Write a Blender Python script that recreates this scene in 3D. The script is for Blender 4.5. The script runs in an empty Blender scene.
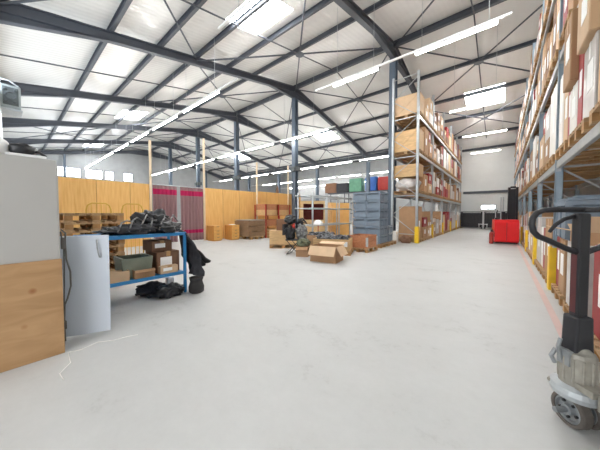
import bpy, bmesh, math, random
from mathutils import Vector, Matrix, noise
PI = math.pi
sc = bpy.context.scene
COL = sc.collection
rnd = random.Random(7)

# ------------------------------------------------------------------ materials
def s2l(c):
    return tuple((v / 12.92 if v <= .04045 else ((v + .055) / 1.055) ** 2.4) for v in c)

def rgb(r, g, b):
    return s2l((r / 255, g / 255, b / 255))

def base_mat(name, col, rough=.6, metal=0., spec=.5):
    m = bpy.data.materials.new(name); m.use_nodes = True
    nt = m.node_tree; b = nt.nodes['Principled BSDF']
    b.inputs['Base Color'].default_value = (*col, 1)
    b.inputs['Roughness'].default_value = rough
    b.inputs['Metallic'].default_value = metal
    b.inputs['Specular IOR Level'].default_value = spec
    return m, nt, b

def mat(name, col, rough=.6, metal=0., var=.12, scale=6., stretch=(1, 1, 1), bump=0., spec=.5, detail=4., perobj=0.):
    """noise-mottled surface"""
    m, nt, b = base_mat(name, col, rough, metal, spec)
    tc = nt.nodes.new('ShaderNodeTexCoord'); mp = nt.nodes.new('ShaderNodeMapping')
    mp.inputs['Scale'].default_value = stretch
    no = nt.nodes.new('ShaderNodeTexNoise'); no.inputs['Scale'].default_value = scale; no.inputs['Detail'].default_value = detail
    cr = nt.nodes.new('ShaderNodeValToRGB')
    lo = tuple(max(0, c * (1 - var)) for c in col); hi = tuple(min(1, c * (1 + var)) for c in col)
    cr.color_ramp.elements[0].position = .3; cr.color_ramp.elements[1].position = .7
    cr.color_ramp.elements[0].color = (*lo, 1); cr.color_ramp.elements[1].color = (*hi, 1)
    L = nt.links.new
    L(tc.outputs['Object'], mp.inputs['Vector']); L(mp.outputs['Vector'], no.inputs['Vector'])
    L(no.outputs['Fac'], cr.inputs['Fac'])
    out = cr.outputs['Color']
    if perobj:
        oi = nt.nodes.new('ShaderNodeObjectInfo'); mr = nt.nodes.new('ShaderNodeMapRange')
        mr.inputs['To Min'].default_value = 1 - perobj; mr.inputs['To Max'].default_value = 1 + perobj * .6
        hs = nt.nodes.new('ShaderNodeHueSaturation')
        L(oi.outputs['Random'], mr.inputs['Value']); L(mr.outputs['Result'], hs.inputs['Value']); L(out, hs.inputs['Color'])
        out = hs.outputs['Color']
    L(out, b.inputs['Base Color'])
    if bump:
        bp = nt.nodes.new('ShaderNodeBump'); bp.inputs['Strength'].default_value = bump; bp.inputs['Distance'].default_value = .02
        L(no.outputs['Fac'], bp.inputs['Height']); L(bp.outputs['Normal'], b.inputs['Normal'])
    return m

def emit(name, col, s):
    m = bpy.data.materials.new(name); m.use_nodes = True
    nt = m.node_tree; nt.nodes.clear()
    e = nt.nodes.new('ShaderNodeEmission'); o = nt.nodes.new('ShaderNodeOutputMaterial')
    e.inputs['Color'].default_value = (*col, 1); e.inputs['Strength'].default_value = s
    nt.links.new(e.outputs[0], o.inputs[0])
    return m

M = {}
M['steel_grey'] = mat('painted structural steel', rgb(76, 80, 88), .5, 0, .06, 2.)
M['column_blue'] = mat('painted column steel', rgb(86, 98, 112), .5, 0, .06, 2.)
M['wall'] = mat('white cladding', rgb(226, 228, 226), .5, 0, .03, 1.5)
M['wall_grey'] = mat('grey rear cladding', rgb(160, 162, 163), .6, 0, .06, 1.5)
M['rack_blue'] = mat('blue grey rack steel', rgb(146, 163, 176), .45, 0., .06, 5.)
M['galv'] = mat('galvanised steel', rgb(182, 187, 190), .4, .35, .1, 12.)
M['beam'] = mat('galvanised rack beam', rgb(178, 182, 182), .42, .4, .08, 10.)
M['yellow'] = mat('yellow guard paint', rgb(236, 196, 40), .45, 0, .07, 8.)
M['hoop_yellow'] = mat('mustard tube paint', rgb(214, 168, 66), .45, 0, .05, 8.)
M['pallet'] = mat('pallet timber', rgb(178, 144, 104), .75, 0, .2, 5., (1, 6, 6), .15, perobj=.18)
M['pallet_block'] = mat('pallet block timber', rgb(176, 132, 84), .8, 0, .22, 8., (1, 1, 1), .15, perobj=.15)
M['ply'] = mat('plywood', rgb(208, 176, 132), .6, 0, .12, 3., (6, 1.2, .8), .03)
M['crate'] = mat('crate timber', rgb(208, 172, 124), .65, 0, .14, 4., (1, 5, 5), .08, perobj=.1)
M['crate_dark'] = mat('reddish timber', rgb(176, 118, 82), .65, 0, .15, 4., (5, 1, 5), .08, perobj=.1)
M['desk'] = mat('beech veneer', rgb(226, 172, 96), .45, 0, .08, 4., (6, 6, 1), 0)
M['desk_shaded_side'] = mat('beech veneer shaded side', rgb(204, 146, 76), .45, 0, .08, 4., (6, 6, 1), 0)  # darker veneer copy; shade of the side faces is in the colour
M['kraft'] = mat('kraft cardboard', rgb(180, 142, 106), .8, 0, .07, 5., perobj=.2)
M['kraft_light'] = mat('pale cardboard', rgb(208, 178, 144), .8, 0, .06, 5., perobj=.1)
M['kraft_dark'] = mat('dark cardboard', rgb(128, 94, 72), .8, 0, .1, 5., perobj=.15)
M['carton_white'] = mat('white carton', rgb(236, 232, 226), .6, 0, .04, 5., perobj=.12)
M['carton_red'] = mat('dark red carton', rgb(150, 40, 42), .55, 0, .08, 5., perobj=.2)
M['carton_grey'] = mat('wrapped grey carton', rgb(196, 190, 186), .4, 0, .1, 7., perobj=.15)
M['tape'] = mat('parcel tape', rgb(182, 140, 92), .3, 0, .05, 20.)
M['paper'] = mat('paper label', rgb(244, 244, 242), .7, 0, .02, 30.)
M['red_paint'] = mat('red truck paint', rgb(226, 28, 34), .35, 0, .04, 4.)
M['red_dull'] = mat('dull red paint', rgb(168, 48, 40), .5, 0, .1, 6.)
M['black'] = mat('black steel', rgb(38, 38, 42), .4, 0, .15, 10.)
M['black_rubber'] = mat('dark rubber', rgb(52, 50, 50), .75, 0, .15, 14., bump=.1)
M['rubber_brown'] = mat('worn tyre rubber', rgb(96, 90, 84), .8, 0, .15, 20., bump=.1)
M['hub'] = mat('wheel hub metal', rgb(150, 154, 156), .4, .5, .15, 16.)
M['pump'] = mat('grimy pump metal', rgb(150, 146, 136), .45, .3, .22, 14., bump=.1)
M['handle'] = mat('handle coating', rgb(34, 33, 36), .45, 0, .12, 14.)
M['black_sack'] = mat('black plastic sack', rgb(32, 33, 36), .28, 0, .3, 9., bump=.6)
M['dark_cloth'] = mat('dark grey cloth', rgb(58, 58, 62), .8, 0, .35, 9., bump=.5)
M['camo'] = mat('camouflage cloth', rgb(96, 100, 80), .85, 0, .75, 11., detail=1., bump=.3)
M['grey_cloth'] = mat('grey mottled cloth', rgb(128, 128, 128), .8, 0, .6, 12., detail=1.5, bump=.3)
M['bench_blue'] = mat('blue bench paint', rgb(44, 128, 186), .4, 0, .08, 7.)
M['cab_grey'] = mat('grey cabinet laminate', rgb(176, 174, 170), .45, 0, .02, 2.)
M['cab_door'] = mat('pale door laminate', rgb(205, 212, 222), .4, 0, .015, 2.)
M['plastic_grey'] = mat('blue grey plastic', rgb(122, 136, 150), .42, 0, .05, 5., perobj=.06)
M['bin_green'] = mat('grey green plastic', rgb(134, 140, 124), .55, 0, .1, 5.)
M['green'] = mat('green plastic', rgb(44, 128, 76), .5, 0, .2, 6.)
M['green_tarp'] = mat('green tarpaulin', rgb(92, 142, 116), .6, 0, .15, 3., bump=.3)
M['blue_tarp'] = mat('blue tarpaulin', rgb(44, 96, 170), .55, 0, .15, 3., bump=.3)
M['white_plastic'] = mat('white plastic', rgb(236, 236, 236), .35, 0, .03, 5.)
M['heater'] = mat('heater sheet metal', rgb(150, 158, 158), .4, .3, .12, 8.)
M['heater_dark'] = mat('heater grille', rgb(86, 92, 94), .5, .2, .1, 8.)
M['cable'] = mat('grey cable', rgb(98, 96, 92), .6, 0, .05, 8.)
M['string'] = mat('white string', rgb(238, 236, 230), .8, 0, .03, 8.)
M['wood_post'] = mat('bare timber post', rgb(226, 206, 176), .7, 0, .08, 5., (5, 5, 1))
M['chipboard_dark'] = mat('brown board sheets', rgb(158, 128, 98), .75, 0, .18, 8., (1, 1, 12), .1)
M['wine'] = mat('wine red panel', rgb(120, 44, 40), .6, 0, .15, 5.)
M['skylight'] = emit('daylight in skylight', (.95, .98, 1.), 13.)
M['tube'] = emit('fluorescent tube', (1., .975, .935), 42.)
M['win_glow'] = emit('daylight in window', (.86, .93, 1.), 6.)
M['win_high'] = emit('daylight in high windows', (.82, .91, 1.), 2.6)

def floor_mat():
    m, nt, b = base_mat('pale concrete floor', rgb(214, 214, 211), .5, 0, .35)
    L = nt.links.new
    tc = nt.nodes.new('ShaderNodeTexCoord')
    n1 = nt.nodes.new('ShaderNodeTexNoise'); n1.inputs['Scale'].default_value = .7; n1.inputs['Detail'].default_value = 8
    n1.inputs['Roughness'].default_value = .7
    n2 = nt.nodes.new('ShaderNodeTexNoise'); n2.inputs['Scale'].default_value = 14; n2.inputs['Detail'].default_value = 6
    n2.inputs['Roughness'].default_value = .75
    mp = nt.nodes.new('ShaderNodeMapping'); mp.inputs['Scale'].default_value = (1., 1.6, 1); mp.inputs['Rotation'].default_value = (0, 0, .8)
    n3 = nt.nodes.new('ShaderNodeTexNoise'); n3.inputs['Scale'].default_value = 1.6; n3.inputs['Detail'].default_value = 9; n3.inputs['Roughness'].default_value = .7
    for n in (n1, n2): L(tc.outputs['Object'], n.inputs['Vector'])
    L(tc.outputs['Object'], mp.inputs['Vector']); L(mp.outputs['Vector'], n3.inputs['Vector'])
    a1 = nt.nodes.new('ShaderNodeMath'); a1.operation = 'ADD'; L(n1.outputs['Fac'], a1.inputs[0]); L(n3.outputs['Fac'], a1.inputs[1])
    a2 = nt.nodes.new('ShaderNodeMath'); a2.operation = 'MULTIPLY_ADD'; L(n2.outputs['Fac'], a2.inputs[0]); a2.inputs[1].default_value = .55; L(a1.outputs[0], a2.inputs[2])
    cr = nt.nodes.new('ShaderNodeValToRGB'); e = cr.color_ramp.elements
    mr = nt.nodes.new('ShaderNodeMapRange'); mr.inputs['From Min'].default_value = .9; mr.inputs['From Max'].default_value = 1.65
    L(a2.outputs[0], mr.inputs['Value']); L(mr.outputs['Result'], cr.inputs['Fac'])
    e[0].position = 0; e[0].color = (*rgb(162, 161, 158), 1); e[1].position = 1; e[1].color = (*rgb(195, 195, 193), 1)
    x = e.new(.35); x.color = (*rgb(187, 187, 185), 1)
    L(cr.outputs['Color'], b.inputs['Base Color'])
    return m
M['floor'] = floor_mat()

def ceiling_mat():
    m, nt, b = base_mat('ribbed roof panels', rgb(226, 225, 222), .2, 0, .6)
    L = nt.links.new
    tc = nt.nodes.new('ShaderNodeTexCoord')
    wv = nt.nodes.new('ShaderNodeTexWave'); wv.bands_direction = 'X'; wv.inputs['Scale'].default_value = 1.6; wv.inputs['Distortion'].default_value = 0
    no = nt.nodes.new('ShaderNodeTexNoise'); no.inputs['Scale'].default_value = .8
    L(tc.outputs['Object'], wv.inputs['Vector']); L(tc.outputs['Object'], no.inputs['Vector'])
    bp = nt.nodes.new('ShaderNodeBump'); bp.inputs['Strength'].default_value = .3; bp.inputs['Distance'].default_value = .02
    n2 = nt.nodes.new('ShaderNodeTexNoise'); n2.inputs['Scale'].default_value = .9; n2.inputs['Detail'].default_value = 1
    mp = nt.nodes.new('ShaderNodeMapping'); mp.inputs['Scale'].default_value = (.5, 1.6, 1); L(tc.outputs['Object'], mp.inputs['Vector']); L(mp.outputs['Vector'], n2.inputs['Vector'])
    ad = nt.nodes.new('ShaderNodeMath'); ad.operation = 'MULTIPLY_ADD'; L(n2.outputs['Fac'], ad.inputs[0]); ad.inputs[1].default_value = 7.; L(wv.outputs['Fac'], ad.inputs[2])
    L(ad.outputs[0], bp.inputs['Height']); L(bp.outputs['Normal'], b.inputs['Normal'])
    cr = nt.nodes.new('ShaderNodeValToRGB'); e = cr.color_ramp.elements
    e[0].color = (*rgb(222, 221, 218), 1); e[1].color = (*rgb(232, 231, 228), 1)
    L(no.outputs['Fac'], cr.inputs['Fac']); L(cr.outputs['Color'], b.inputs['Base Color'])
    return m
M['ceiling'] = ceiling_mat()

def partition_mat():
    """yellow pine boards: vertical panels with thin dark seams and fine vertical grain"""
    m, nt, b = base_mat('yellow three-ply panels', rgb(238, 184, 104), .5, 0, .4)
    L = nt.links.new
    tc = nt.nodes.new('ShaderNodeTexCoord'); sp = nt.nodes.new('ShaderNodeSeparateXYZ'); L(tc.outputs['Object'], sp.inputs[0])
    mp = nt.nodes.new('ShaderNodeMapping'); mp.inputs['Scale'].default_value = (1, 9, .7); L(tc.outputs['Object'], mp.inputs['Vector'])
    no = nt.nodes.new('ShaderNodeTexNoise'); no.inputs['Scale'].default_value = 2.5; no.inputs['Detail'].default_value = 6; L(mp.outputs['Vector'], no.inputs['Vector'])
    cr = nt.nodes.new('ShaderNodeValToRGB'); e = cr.color_ramp.elements
    e[0].position = .3; e[1].position = .7
    e[0].color = (*rgb(224, 170, 96), 1); e[1].color = (*rgb(240, 194, 124), 1)
    L(no.outputs['Fac'], cr.inputs['Fac'])
    # whole-panel tint
    dv = nt.nodes.new('ShaderNodeMath'); dv.operation = 'DIVIDE'; dv.inputs[1].default_value = 1.0; L(sp.outputs['Y'], dv.inputs[0])
    fl = nt.nodes.new('ShaderNodeMath'); fl.operation = 'FLOOR'; L(dv.outputs[0], fl.inputs[0])
    wn = nt.nodes.new('ShaderNodeTexWhiteNoise'); wn.noise_dimensions = '1D'; L(fl.outputs[0], wn.inputs['W'])
    mr = nt.nodes.new('ShaderNodeMapRange'); mr.inputs['To Min'].default_value = .96; mr.inputs['To Max'].default_value = 1.03; L(wn.outputs['Value'], mr.inputs['Value'])
    hs = nt.nodes.new('ShaderNodeHueSaturation'); L(cr.outputs['Color'], hs.inputs['Color']); L(mr.outputs['Result'], hs.inputs['Value'])
    fr = nt.nodes.new('ShaderNodeMath'); fr.operation = 'FRACT'; L(dv.outputs[0], fr.inputs[0])
    lt = nt.nodes.new('ShaderNodeMath'); lt.operation = 'LESS_THAN'; lt.inputs[1].default_value = .014; L(fr.outputs[0], lt.inputs[0])
    mx = nt.nodes.new('ShaderNodeMix'); mx.data_type = 'RGBA'; L(lt.outputs[0], mx.inputs['Factor'])
    L(hs.outputs['Color'], mx.inputs['A']); mx.inputs['B'].default_value = (*rgb(150, 100, 46), 1)
    L(mx.outputs['Result'], b.inputs['Base Color'])
    return m
M['partition'] = partition_mat()

def curtain_mat():
    m, nt, b = base_mat('mauve curtain with magenta bands', rgb(150, 112, 112), .85, 0, .2)
    L = nt.links.new
    tc = nt.nodes.new('ShaderNodeTexCoord'); sp = nt.nodes.new('ShaderNodeSeparateXYZ'); L(tc.outputs['Object'], sp.inputs[0])
    cr = nt.nodes.new('ShaderNodeValToRGB'); cr.color_ramp.interpolation = 'CONSTANT'
    mr = nt.nodes.new('ShaderNodeMapRange'); mr.inputs['From Min'].default_value = 0; mr.inputs['From Max'].default_value = 2.5
    L(sp.outputs['Z'], mr.inputs['Value']); L(mr.outputs['Result'], cr.inputs['Fac'])
    g = rgb(148, 116, 118); p = rgb(184, 44, 90)
    e = cr.color_ramp.elements; e[0].position = 0; e[0].color = (*g, 1); e[1].position = .155; e[1].color = (*p, 1)
    for pos, c in ((.215, g), (.825, p), (.915, g)):
        x = e.new(pos); x.color = (*c, 1)
    L(cr.outputs['Color'], b.inputs['Base Color'])
    return m
M['curtain'] = curtain_mat()

def ply_board_mat():
    """knotty pale board: grain plus a few brown knots"""
    m, nt, b = base_mat('knotty pine board', rgb(208, 170, 120), .55, 0, .3)
    L = nt.links.new
    tc = nt.nodes.new('ShaderNodeTexCoord')
    mp = nt.nodes.new('ShaderNodeMapping'); mp.inputs['Scale'].default_value = (1, 2.2, 8); L(tc.outputs['Object'], mp.inputs['Vector'])
    mp.inputs['Rotation'].default_value = (PI / 2, 0, 0)
    no = nt.nodes.new('ShaderNodeTexNoise'); no.inputs['Scale'].default_value = 1.4; no.inputs['Detail'].default_value = 7; no.inputs['Distortion'].default_value = .6
    L(mp.outputs['Vector'], no.inputs['Vector'])
    cr = nt.nodes.new('ShaderNodeValToRGB'); e = cr.color_ramp.elements
    e[0].position = .3; e[1].position = .7; e[0].color = (*rgb(164, 128, 90), 1); e[1].color = (*rgb(184, 148, 108), 1)
    L(no.outputs['Fac'], cr.inputs['Fac'])
    vo = nt.nodes.new('ShaderNodeTexVoronoi'); vo.inputs['Scale'].default_value = 4.2; L(tc.outputs['Object'], vo.inputs['Vector'])
    mr = nt.nodes.new('ShaderNodeMapRange'); mr.inputs['From Min'].default_value = .07; mr.inputs['From Max'].default_value = .15
    mr.inputs['To Min'].default_value = .75; mr.inputs['To Max'].default_value = 0; L(vo.outputs['Distance'], mr.inputs['Value'])
    mx = nt.nodes.new('ShaderNodeMix'); mx.data_type = 'RGBA'; L(mr.outputs['Result'], mx.inputs['Factor'])
    L(cr.outputs['Color'], mx.inputs['A']); mx.inputs['B'].default_value = (*rgb(140, 84, 44), 1)
    L(mx.outputs['Result'], b.inputs['Base Color'])
    return m
M['board'] = ply_board_mat()

# ------------------------------------------------------------------ mesh helpers
def B():
    return bmesh.new()

def box(bm, x0, x1, y0, y1, z0, z1, mtx=None):
    v = [bm.verts.new((x, y, z)) for x in (x0, x1) for y in (y0, y1) for z in (z0, z1)]
    for f in ((0, 1, 3, 2), (4, 6, 7, 5), (0, 4, 5, 1), (2, 3, 7, 6), (0, 2, 6, 4), (1, 5, 7, 3)):
        bm.faces.new([v[i] for i in f])
    if mtx is not None:
        for q in v: q.co = mtx @ q.co
    return v

def rbox(bm, x0, x1, y0, y1, z0, z1, r=.01, seg=2, mtx=None):
    t = bmesh.new(); box(t, x0, x1, y0, y1, z0, z1)
    bmesh.ops.bevel(t, geom=t.edges[:], offset=r, segments=seg, affect='EDGES', profile=.5)
    me = bpy.data.meshes.new('tmp'); t.to_mesh(me); t.free()
    if mtx is not None: me.transform(mtx)
    bm.from_mesh(me); bpy.data.meshes.remove(me)

def tube(bm, pts, r, n=8, cap=True):
    pts = [Vector(p) for p in pts]; rings = []
    rr = r if isinstance(r, (list, tuple)) else [r] * len(pts)
    up = None
    for i, p in enumerate(pts):
        if i == 0: d = pts[1] - p
        elif i == len(pts) - 1: d = p - pts[i - 1]
        else: d = (pts[i + 1] - p).normalized() + (p - pts[i - 1]).normalized()
        d.normalize()
        if up is None:
            up = Vector((0, 0, 1)) if abs(d.z) < .9 else Vector((1, 0, 0))
        a = d.cross(up); a.normalize(); up = a.cross(d).normalized()
        rings.append([bm.verts.new(p + (a * math.cos(2 * PI * k / n) + up * math.sin(2 * PI * k / n)) * rr[i]) for k in range(n)])
    for q, s in zip(rings, rings[1:]):
        for k in range(n): bm.faces.new((q[k], q[(k + 1) % n], s[(k + 1) % n], s[k]))
    if cap:
        bm.faces.new(rings[0][::-1]); bm.faces.new(rings[-1])

def lathe(bm, prof, n=20, mtx=None, ring=False):
    rings = []
    for (r, z) in prof:
        rings.append([bm.verts.new((max(r, 1e-4) * math.cos(2 * PI * k / n), max(r, 1e-4) * math.sin(2 * PI * k / n), z)) for k in range(n)])
    for q, s in zip(rings, rings[1:]):
        for k in range(n): bm.faces.new((q[k], q[(k + 1) % n], s[(k + 1) % n], s[k]))
    if ring:
        q, s = rings[-1], rings[0]
        for k in range(n): bm.faces.new((q[k], q[(k + 1) % n], s[(k + 1) % n], s[k]))
    else: bm.faces.new(rings[0][::-1]); bm.faces.new(rings[-1])
    if mtx is not None:
        for R in rings:
            for v in R: v.co = mtx @ v.co

def blob(bm, c, rad, amp=.2, freq=3., seed=0, sub=4, floor=None, mtx=None):
    t = bmesh.new(); bmesh.ops.create_icosphere(t, subdivisions=sub, radius=1)
    off = Vector((seed * 7.3, seed * 3.1, seed * 1.7))
    for v in t.verts:
        n = v.co.normalized()
        k = 1 + amp * (noise.noise(n * freq + off) + .5 * noise.noise(n * freq * 2.3 + off) - .35 * abs(noise.noise(n * freq * 1.7 - off)))
        v.co = Vector((n.x * rad[0] * k, n.y * rad[1] * k, n.z * rad[2] * k))
        if mtx is not None: v.co = mtx @ v.co
        v.co += Vector(c)
        if floor is not None and v.co.z < floor: v.co.z = floor + .002 * noise.noise(v.co * 9)
    me = bpy.data.meshes.new('tmp'); t.to_mesh(me); t.free()
    bm.from_mesh(me); bpy.data.meshes.remove(me)

def prism(bm, poly, a0, a1, axis='x'):
    def V(u, v, a): return {'x': (a, u, v), 'y': (u, a, v), 'z': (u, v, a)}[axis]
    p = [bm.verts.new(V(u, v, a0)) for u, v in poly]; q = [bm.verts.new(V(u, v, a1)) for u, v in poly]
    bm.faces.new(p); bm.faces.new(q[::-1])
    n = len(poly)
    for k in range(n): bm.faces.new((p[k], q[k], q[(k + 1) % n], p[(k + 1) % n]))

def obj(name, bm, m, parent=None, smooth=False, bevel=0., loc=None, rotz=0.):
    bmesh.ops.recalc_face_normals(bm, faces=bm.faces[:])
    me = bpy.data.meshes.new(name); bm.to_mesh(me); bm.free()
    me.materials.append(M[m] if isinstance(m, str) else m)
    if smooth:
        for p in me.polygons: p.use_smooth = True
    o = bpy.data.objects.new(name, me); COL.objects.link(o)
    if parent: o.parent = parent
    if loc: o.location = loc
    if rotz: o.rotation_euler = (0, 0, rotz)
    if bevel:
        b = o.modifiers.new('edge', 'BEVEL'); b.width = bevel; b.segments = 2; b.limit_method = 'ANGLE'
    return o

def tag(o, label, cat, group=None):
    o['label'] = label; o['category'] = cat
    if group: o['group'] = group
    return o

def thing(name, label, cat, loc=(0, 0, 0), rotz=0., group=None):
    o = bpy.data.objects.new(name, None); COL.objects.link(o); o.location = loc; o.rotation_euler = (0, 0, rotz)
    o.empty_display_size = .2
    return tag(o, label, cat, group)

def struct(name, bm, m, parent=None, **k):
    o = obj(name, bm, m, parent, **k)
    if not parent: o['kind'] = 'structure'
    return o

def dup(root, loc, rotz=None, label=None, group=None, cat=None):
    r = root.copy(); COL.objects.link(r); r.location = loc
    if rotz is not None: r.rotation_euler = (0, 0, rotz)
    if label: r['label'] = label
    if group: r['group'] = group
    for ch in list(root.children):
        c = ch.copy(); COL.objects.link(c); c.parent = r
        for g in ch.children:
            d = g.copy(); COL.objects.link(d); d.parent = c
    return r

# ------------------------------------------------------------------ camera
cam = bpy.data.cameras.new('camera'); co = bpy.data.objects.new('camera', cam); COL.objects.link(co)
TH = math.radians(39.7); PITCH = math.atan(.03); H = 1.30; FP = 243.
cam.sensor_width = 36; cam.lens = FP / 600 * 36; cam.shift_y = -4.7 / 600; cam.clip_start = .05; cam.clip_end = 300
co.location = (0, 0, H); co.rotation_euler = (PI / 2 - PITCH, 0, TH)
sc.camera = co
FW = Vector((-math.sin(TH) * math.cos(PITCH), math.cos(TH) * math.cos(PITCH), -math.sin(PITCH)))
RT = Vector((math.cos(TH), math.sin(TH), 0)); UPV = RT.cross(FW)
def inview(p, m=25):
    v = Vector(p) - Vector((0, 0, H)); d = v.dot(FW)
    if d < .2: return False
    x = 300 + FP * v.dot(RT) / d; y = 220.3 - FP * v.dot(UPV) / d
    return -m < x < 600 + m and -m < y < 450 + m
def depth(p): return (Vector(p) - Vector((0, 0, H))).dot(FW)

# ------------------------------------------------------------------ hall shell
XL, XR, YN, YF, RID = -36., 2.6, -.07, 26.3, 12.2
VAL, XV, YE = 23.6, -4.35, 36.     # valley of the second nave left of the racks
ROOF0, SL = 7.25, .2
def roofz(y): return ROOF0 + SL * y if y <= RID else ROOF0 + SL * RID - SL * (y - RID)
def roofv(y): return roofz(min(y, VAL)) + SL * max(0, y - VAL)      # left of the racks the roof rises again
BAYX = [2.16, -4.2, -10.56, -16.92, -23.28, -29.64, -35.8]
YB = -3.2    # recessed bay behind the camera; its unseen gate is added for sky fill

b = B(); box(b, XL - .3, XR + .3, YB - 12, YE + .3, -.2, 0); struct('floor', b, 'floor')
# skylight openings: (x0,x1,y0,y1)
SKY = [(-7.9, -5.9, 5.2, 6.75), (-22.2, -19.9, 5.2, 6.75), (-34.2, -32.2, 5.2, 6.75), (-1.9, -.0, 17.9, 19.8),
       (-13.6, -11.6, 17.9, 19.8), (-26.4, -24.4, 17.9, 19.8), (-.4, 1.6, 5.2, 6.75)]
def roof_slab(name, y0, y1, holes, xa0=XL - .3, xb0=XR + .3, rf=roofz):
    """roof panel with real rectangular openings"""
    bm = B()
    xs = sorted({xa0, xb0, *[h[0] for h in holes], *[h[1] for h in holes]})
    ys = sorted({y0, y1, *[h[2] for h in holes], *[h[3] for h in holes]})
    for xa, xb in zip(xs, xs[1:]):
        for ya, yb in zip(ys, ys[1:]):
            cx, cy = (xa + xb) / 2, (ya + yb) / 2
            if any(h[0] < cx < h[1] and h[2] < cy < h[3] for h in holes): continue
            v = [bm.verts.new((x, y, rf(y) + dz)) for dz in (0, .12) for x, y in ((xa, ya), (xb, ya), (xb, yb), (xa, yb))]
            for f in ((0, 3, 2, 1), (4, 5, 6, 7), (0, 1, 5, 4), (1, 2, 6, 5), (2, 3, 7, 6), (3, 0, 4, 7)):
                bm.faces.new([v[i] for i in f])
    return struct(name, bm, 'ceiling')
roof_slab('ceiling', YB - .3, RID, [h for h in SKY if h[3] < RID])
roof_slab('ceiling', RID, VAL, [h for h in SKY if h[2] > RID])
roof_slab('ceiling', VAL, YF + .3, [], XV)
roof_slab('ceiling', VAL, YE + .3, [], XL - .3, XV, roofv)
for i, (x0, x1, y0, y1) in enumerate(SKY):
    bm = B(); v = [bm.verts.new((x, y, roofz(y) + .06)) for x, y in ((x0, y0), (x1, y0), (x1, y1), (x0, y1))]
    bm.faces.new(v)
    r = bmesh.ops.extrude_face_region(bm, geom=bm.faces[:])
    for q in [g for g in r['geom'] if isinstance(g, bmesh.types.BMVert)]: q.co.z += .04
    struct('window_%d' % (i + 1), bm, 'skylight')

# near wall: clad wall left of the recessed bay with the added gate with a high window band, set back at the camera
WZ0, WZ1 = 5.0, 6.3
bm = B()
box(bm, XL, -4.6, YN - .2, YN, 0, WZ0); box(bm, XL, -4.6, YN - .2, YN, WZ1, roofz(0) + .02)
for x in (-36, -29.9, -23.5, -17.2, -10.8, -5.0):
    box(bm, x, x + .5, YN - .2, YN, WZ0, WZ1)
struct('wall_near', bm, 'wall')
nw = 8
for xa, xb in ((-35.5, -29.9), (-29.4, -23.5), (-23., -17.2), (-16.7, -10.8), (-10.3, -5.0)):
    bm = B(); box(bm, xa, xb, YN - .14, YN - .1, WZ0, WZ1); struct('window_%d' % nw, bm, 'win_high'); nw += 1
bm = B(); box(bm, -4.8, -4.6, YB, YN - .2, 0, roofz(0) + .02); struct('wall_recess', bm, 'wall')
bm = B(); box(bm, -4.8, -3.4, YB - .2, YB, 0, 6.6); box(bm, 1.6, XR, YB - .2, YB, 0, 6.6); box(bm, -3.4, 1.6, YB - .2, YB, 4.2, 6.6)
struct('wall_added_gate', bm, 'wall')  # unseen wall, open gate added to let soft sky light in
bm = B(); box(bm, XR, XR + .2, YB, YF, 0, roofz(RID) + .1); struct('wall_right', bm, 'wall')

# far wall, with a low window strip and a horizontal rail
bm = B()
FWN = (-1.42, -.42, 1.62, 1.98)
box(bm, XV, FWN[0], YF, YF + .2, 0, roofz(YF) + .1); box(bm, FWN[1], XR, YF, YF + .2, 0, roofz(YF) + .1)
box(bm, FWN[0], FWN[1], YF, YF + .2, 0, FWN[2]); box(bm, FWN[0], FWN[1], YF, YF + .2, FWN[3], roofz(YF) + .1)
for x in (-3.2, -2.1, -.2, .9, 2.0): box(bm, x, x + .02, YF - .004, YF, 0, roofz(YF))
struct('wall_far', bm, 'wall')
bm = B(); box(bm, XL, XV, YE, YE + .2, 0, roofv(YE) + .1)
for x in [i * 2.1 + XL for i in range(15)]: box(bm, x, x + .03, YE - .004, YE, 0, roofv(YE))
struct('wall_rear', bm, 'wall_grey')
bm = B(); box(bm, XV - .1, XV + .1, VAL + .2, YE, 0, roofz(YF)); struct('wall_divider', bm, 'wall')
bm = B(); box(bm, FWN[0], FWN[1], YF + .06, YF + .1, FWN[2], FWN[3]); o = struct('window_%d' % nw, bm, 'win_glow'); nw += 1
bm = B()
for z in (FWN[2], FWN[3] - .04): box(bm, FWN[0], FWN[1], YF + .01, YF + .06, z, z + .04)
for x in (FWN[0], (FWN[0] + FWN[1]) / 2 - .02, FWN[1] - .04): box(bm, x, x + .04, YF + .01, YF + .06, FWN[2], FWN[3])
obj('window_frame', bm, 'white_plastic', o)
bm = B(); box(bm, -2.7, XR, YF - .14, YF - .006, 3.0, 3.2); struct('trim_1', bm, 'steel_grey')

# left end wall with its windows
WINS = [(3.3, 5.35, 5.2, 6.25), (5.7, 7.25, 5.2, 6.25), (7.45, 8.35, 5.2, 6.25), (9.25, 10.3, 5.2, 6.25)]
bm = B(); ys = sorted({YN - .2, YE, *[w[0] for w in WINS], *[w[1] for w in WINS]})
for ya, yb in zip(ys, ys[1:]):
    hole = any(w[0] < (ya + yb) / 2 < w[1] for w in WINS)
    if hole:
        box(bm, XL - .2, XL, ya, yb, 0, 5.2); box(bm, XL - .2, XL, ya, yb, 6.25, 9.6)
    else: box(bm, XL - .2, XL, ya, yb, 0, 9.6)
struct('wall_left', bm, 'wall_grey')
for (ya, yb, za, zb) in WINS:
    bm = B(); box(bm, XL - .14, XL - .1, ya, yb, za, zb); o = struct('window_%d' % nw, bm, 'win_glow'); nw += 1
    bm = B()
    for z in (za, zb - .07): box(bm, XL - .09, XL - .03, ya, yb, z, z + .07)
    for y in (ya, (ya + yb) / 2 - .04, yb - .07): box(bm, XL - .09, XL - .03, y, y + .07, za, zb)
    obj('window_frame', bm, 'steel_grey', o)

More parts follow.
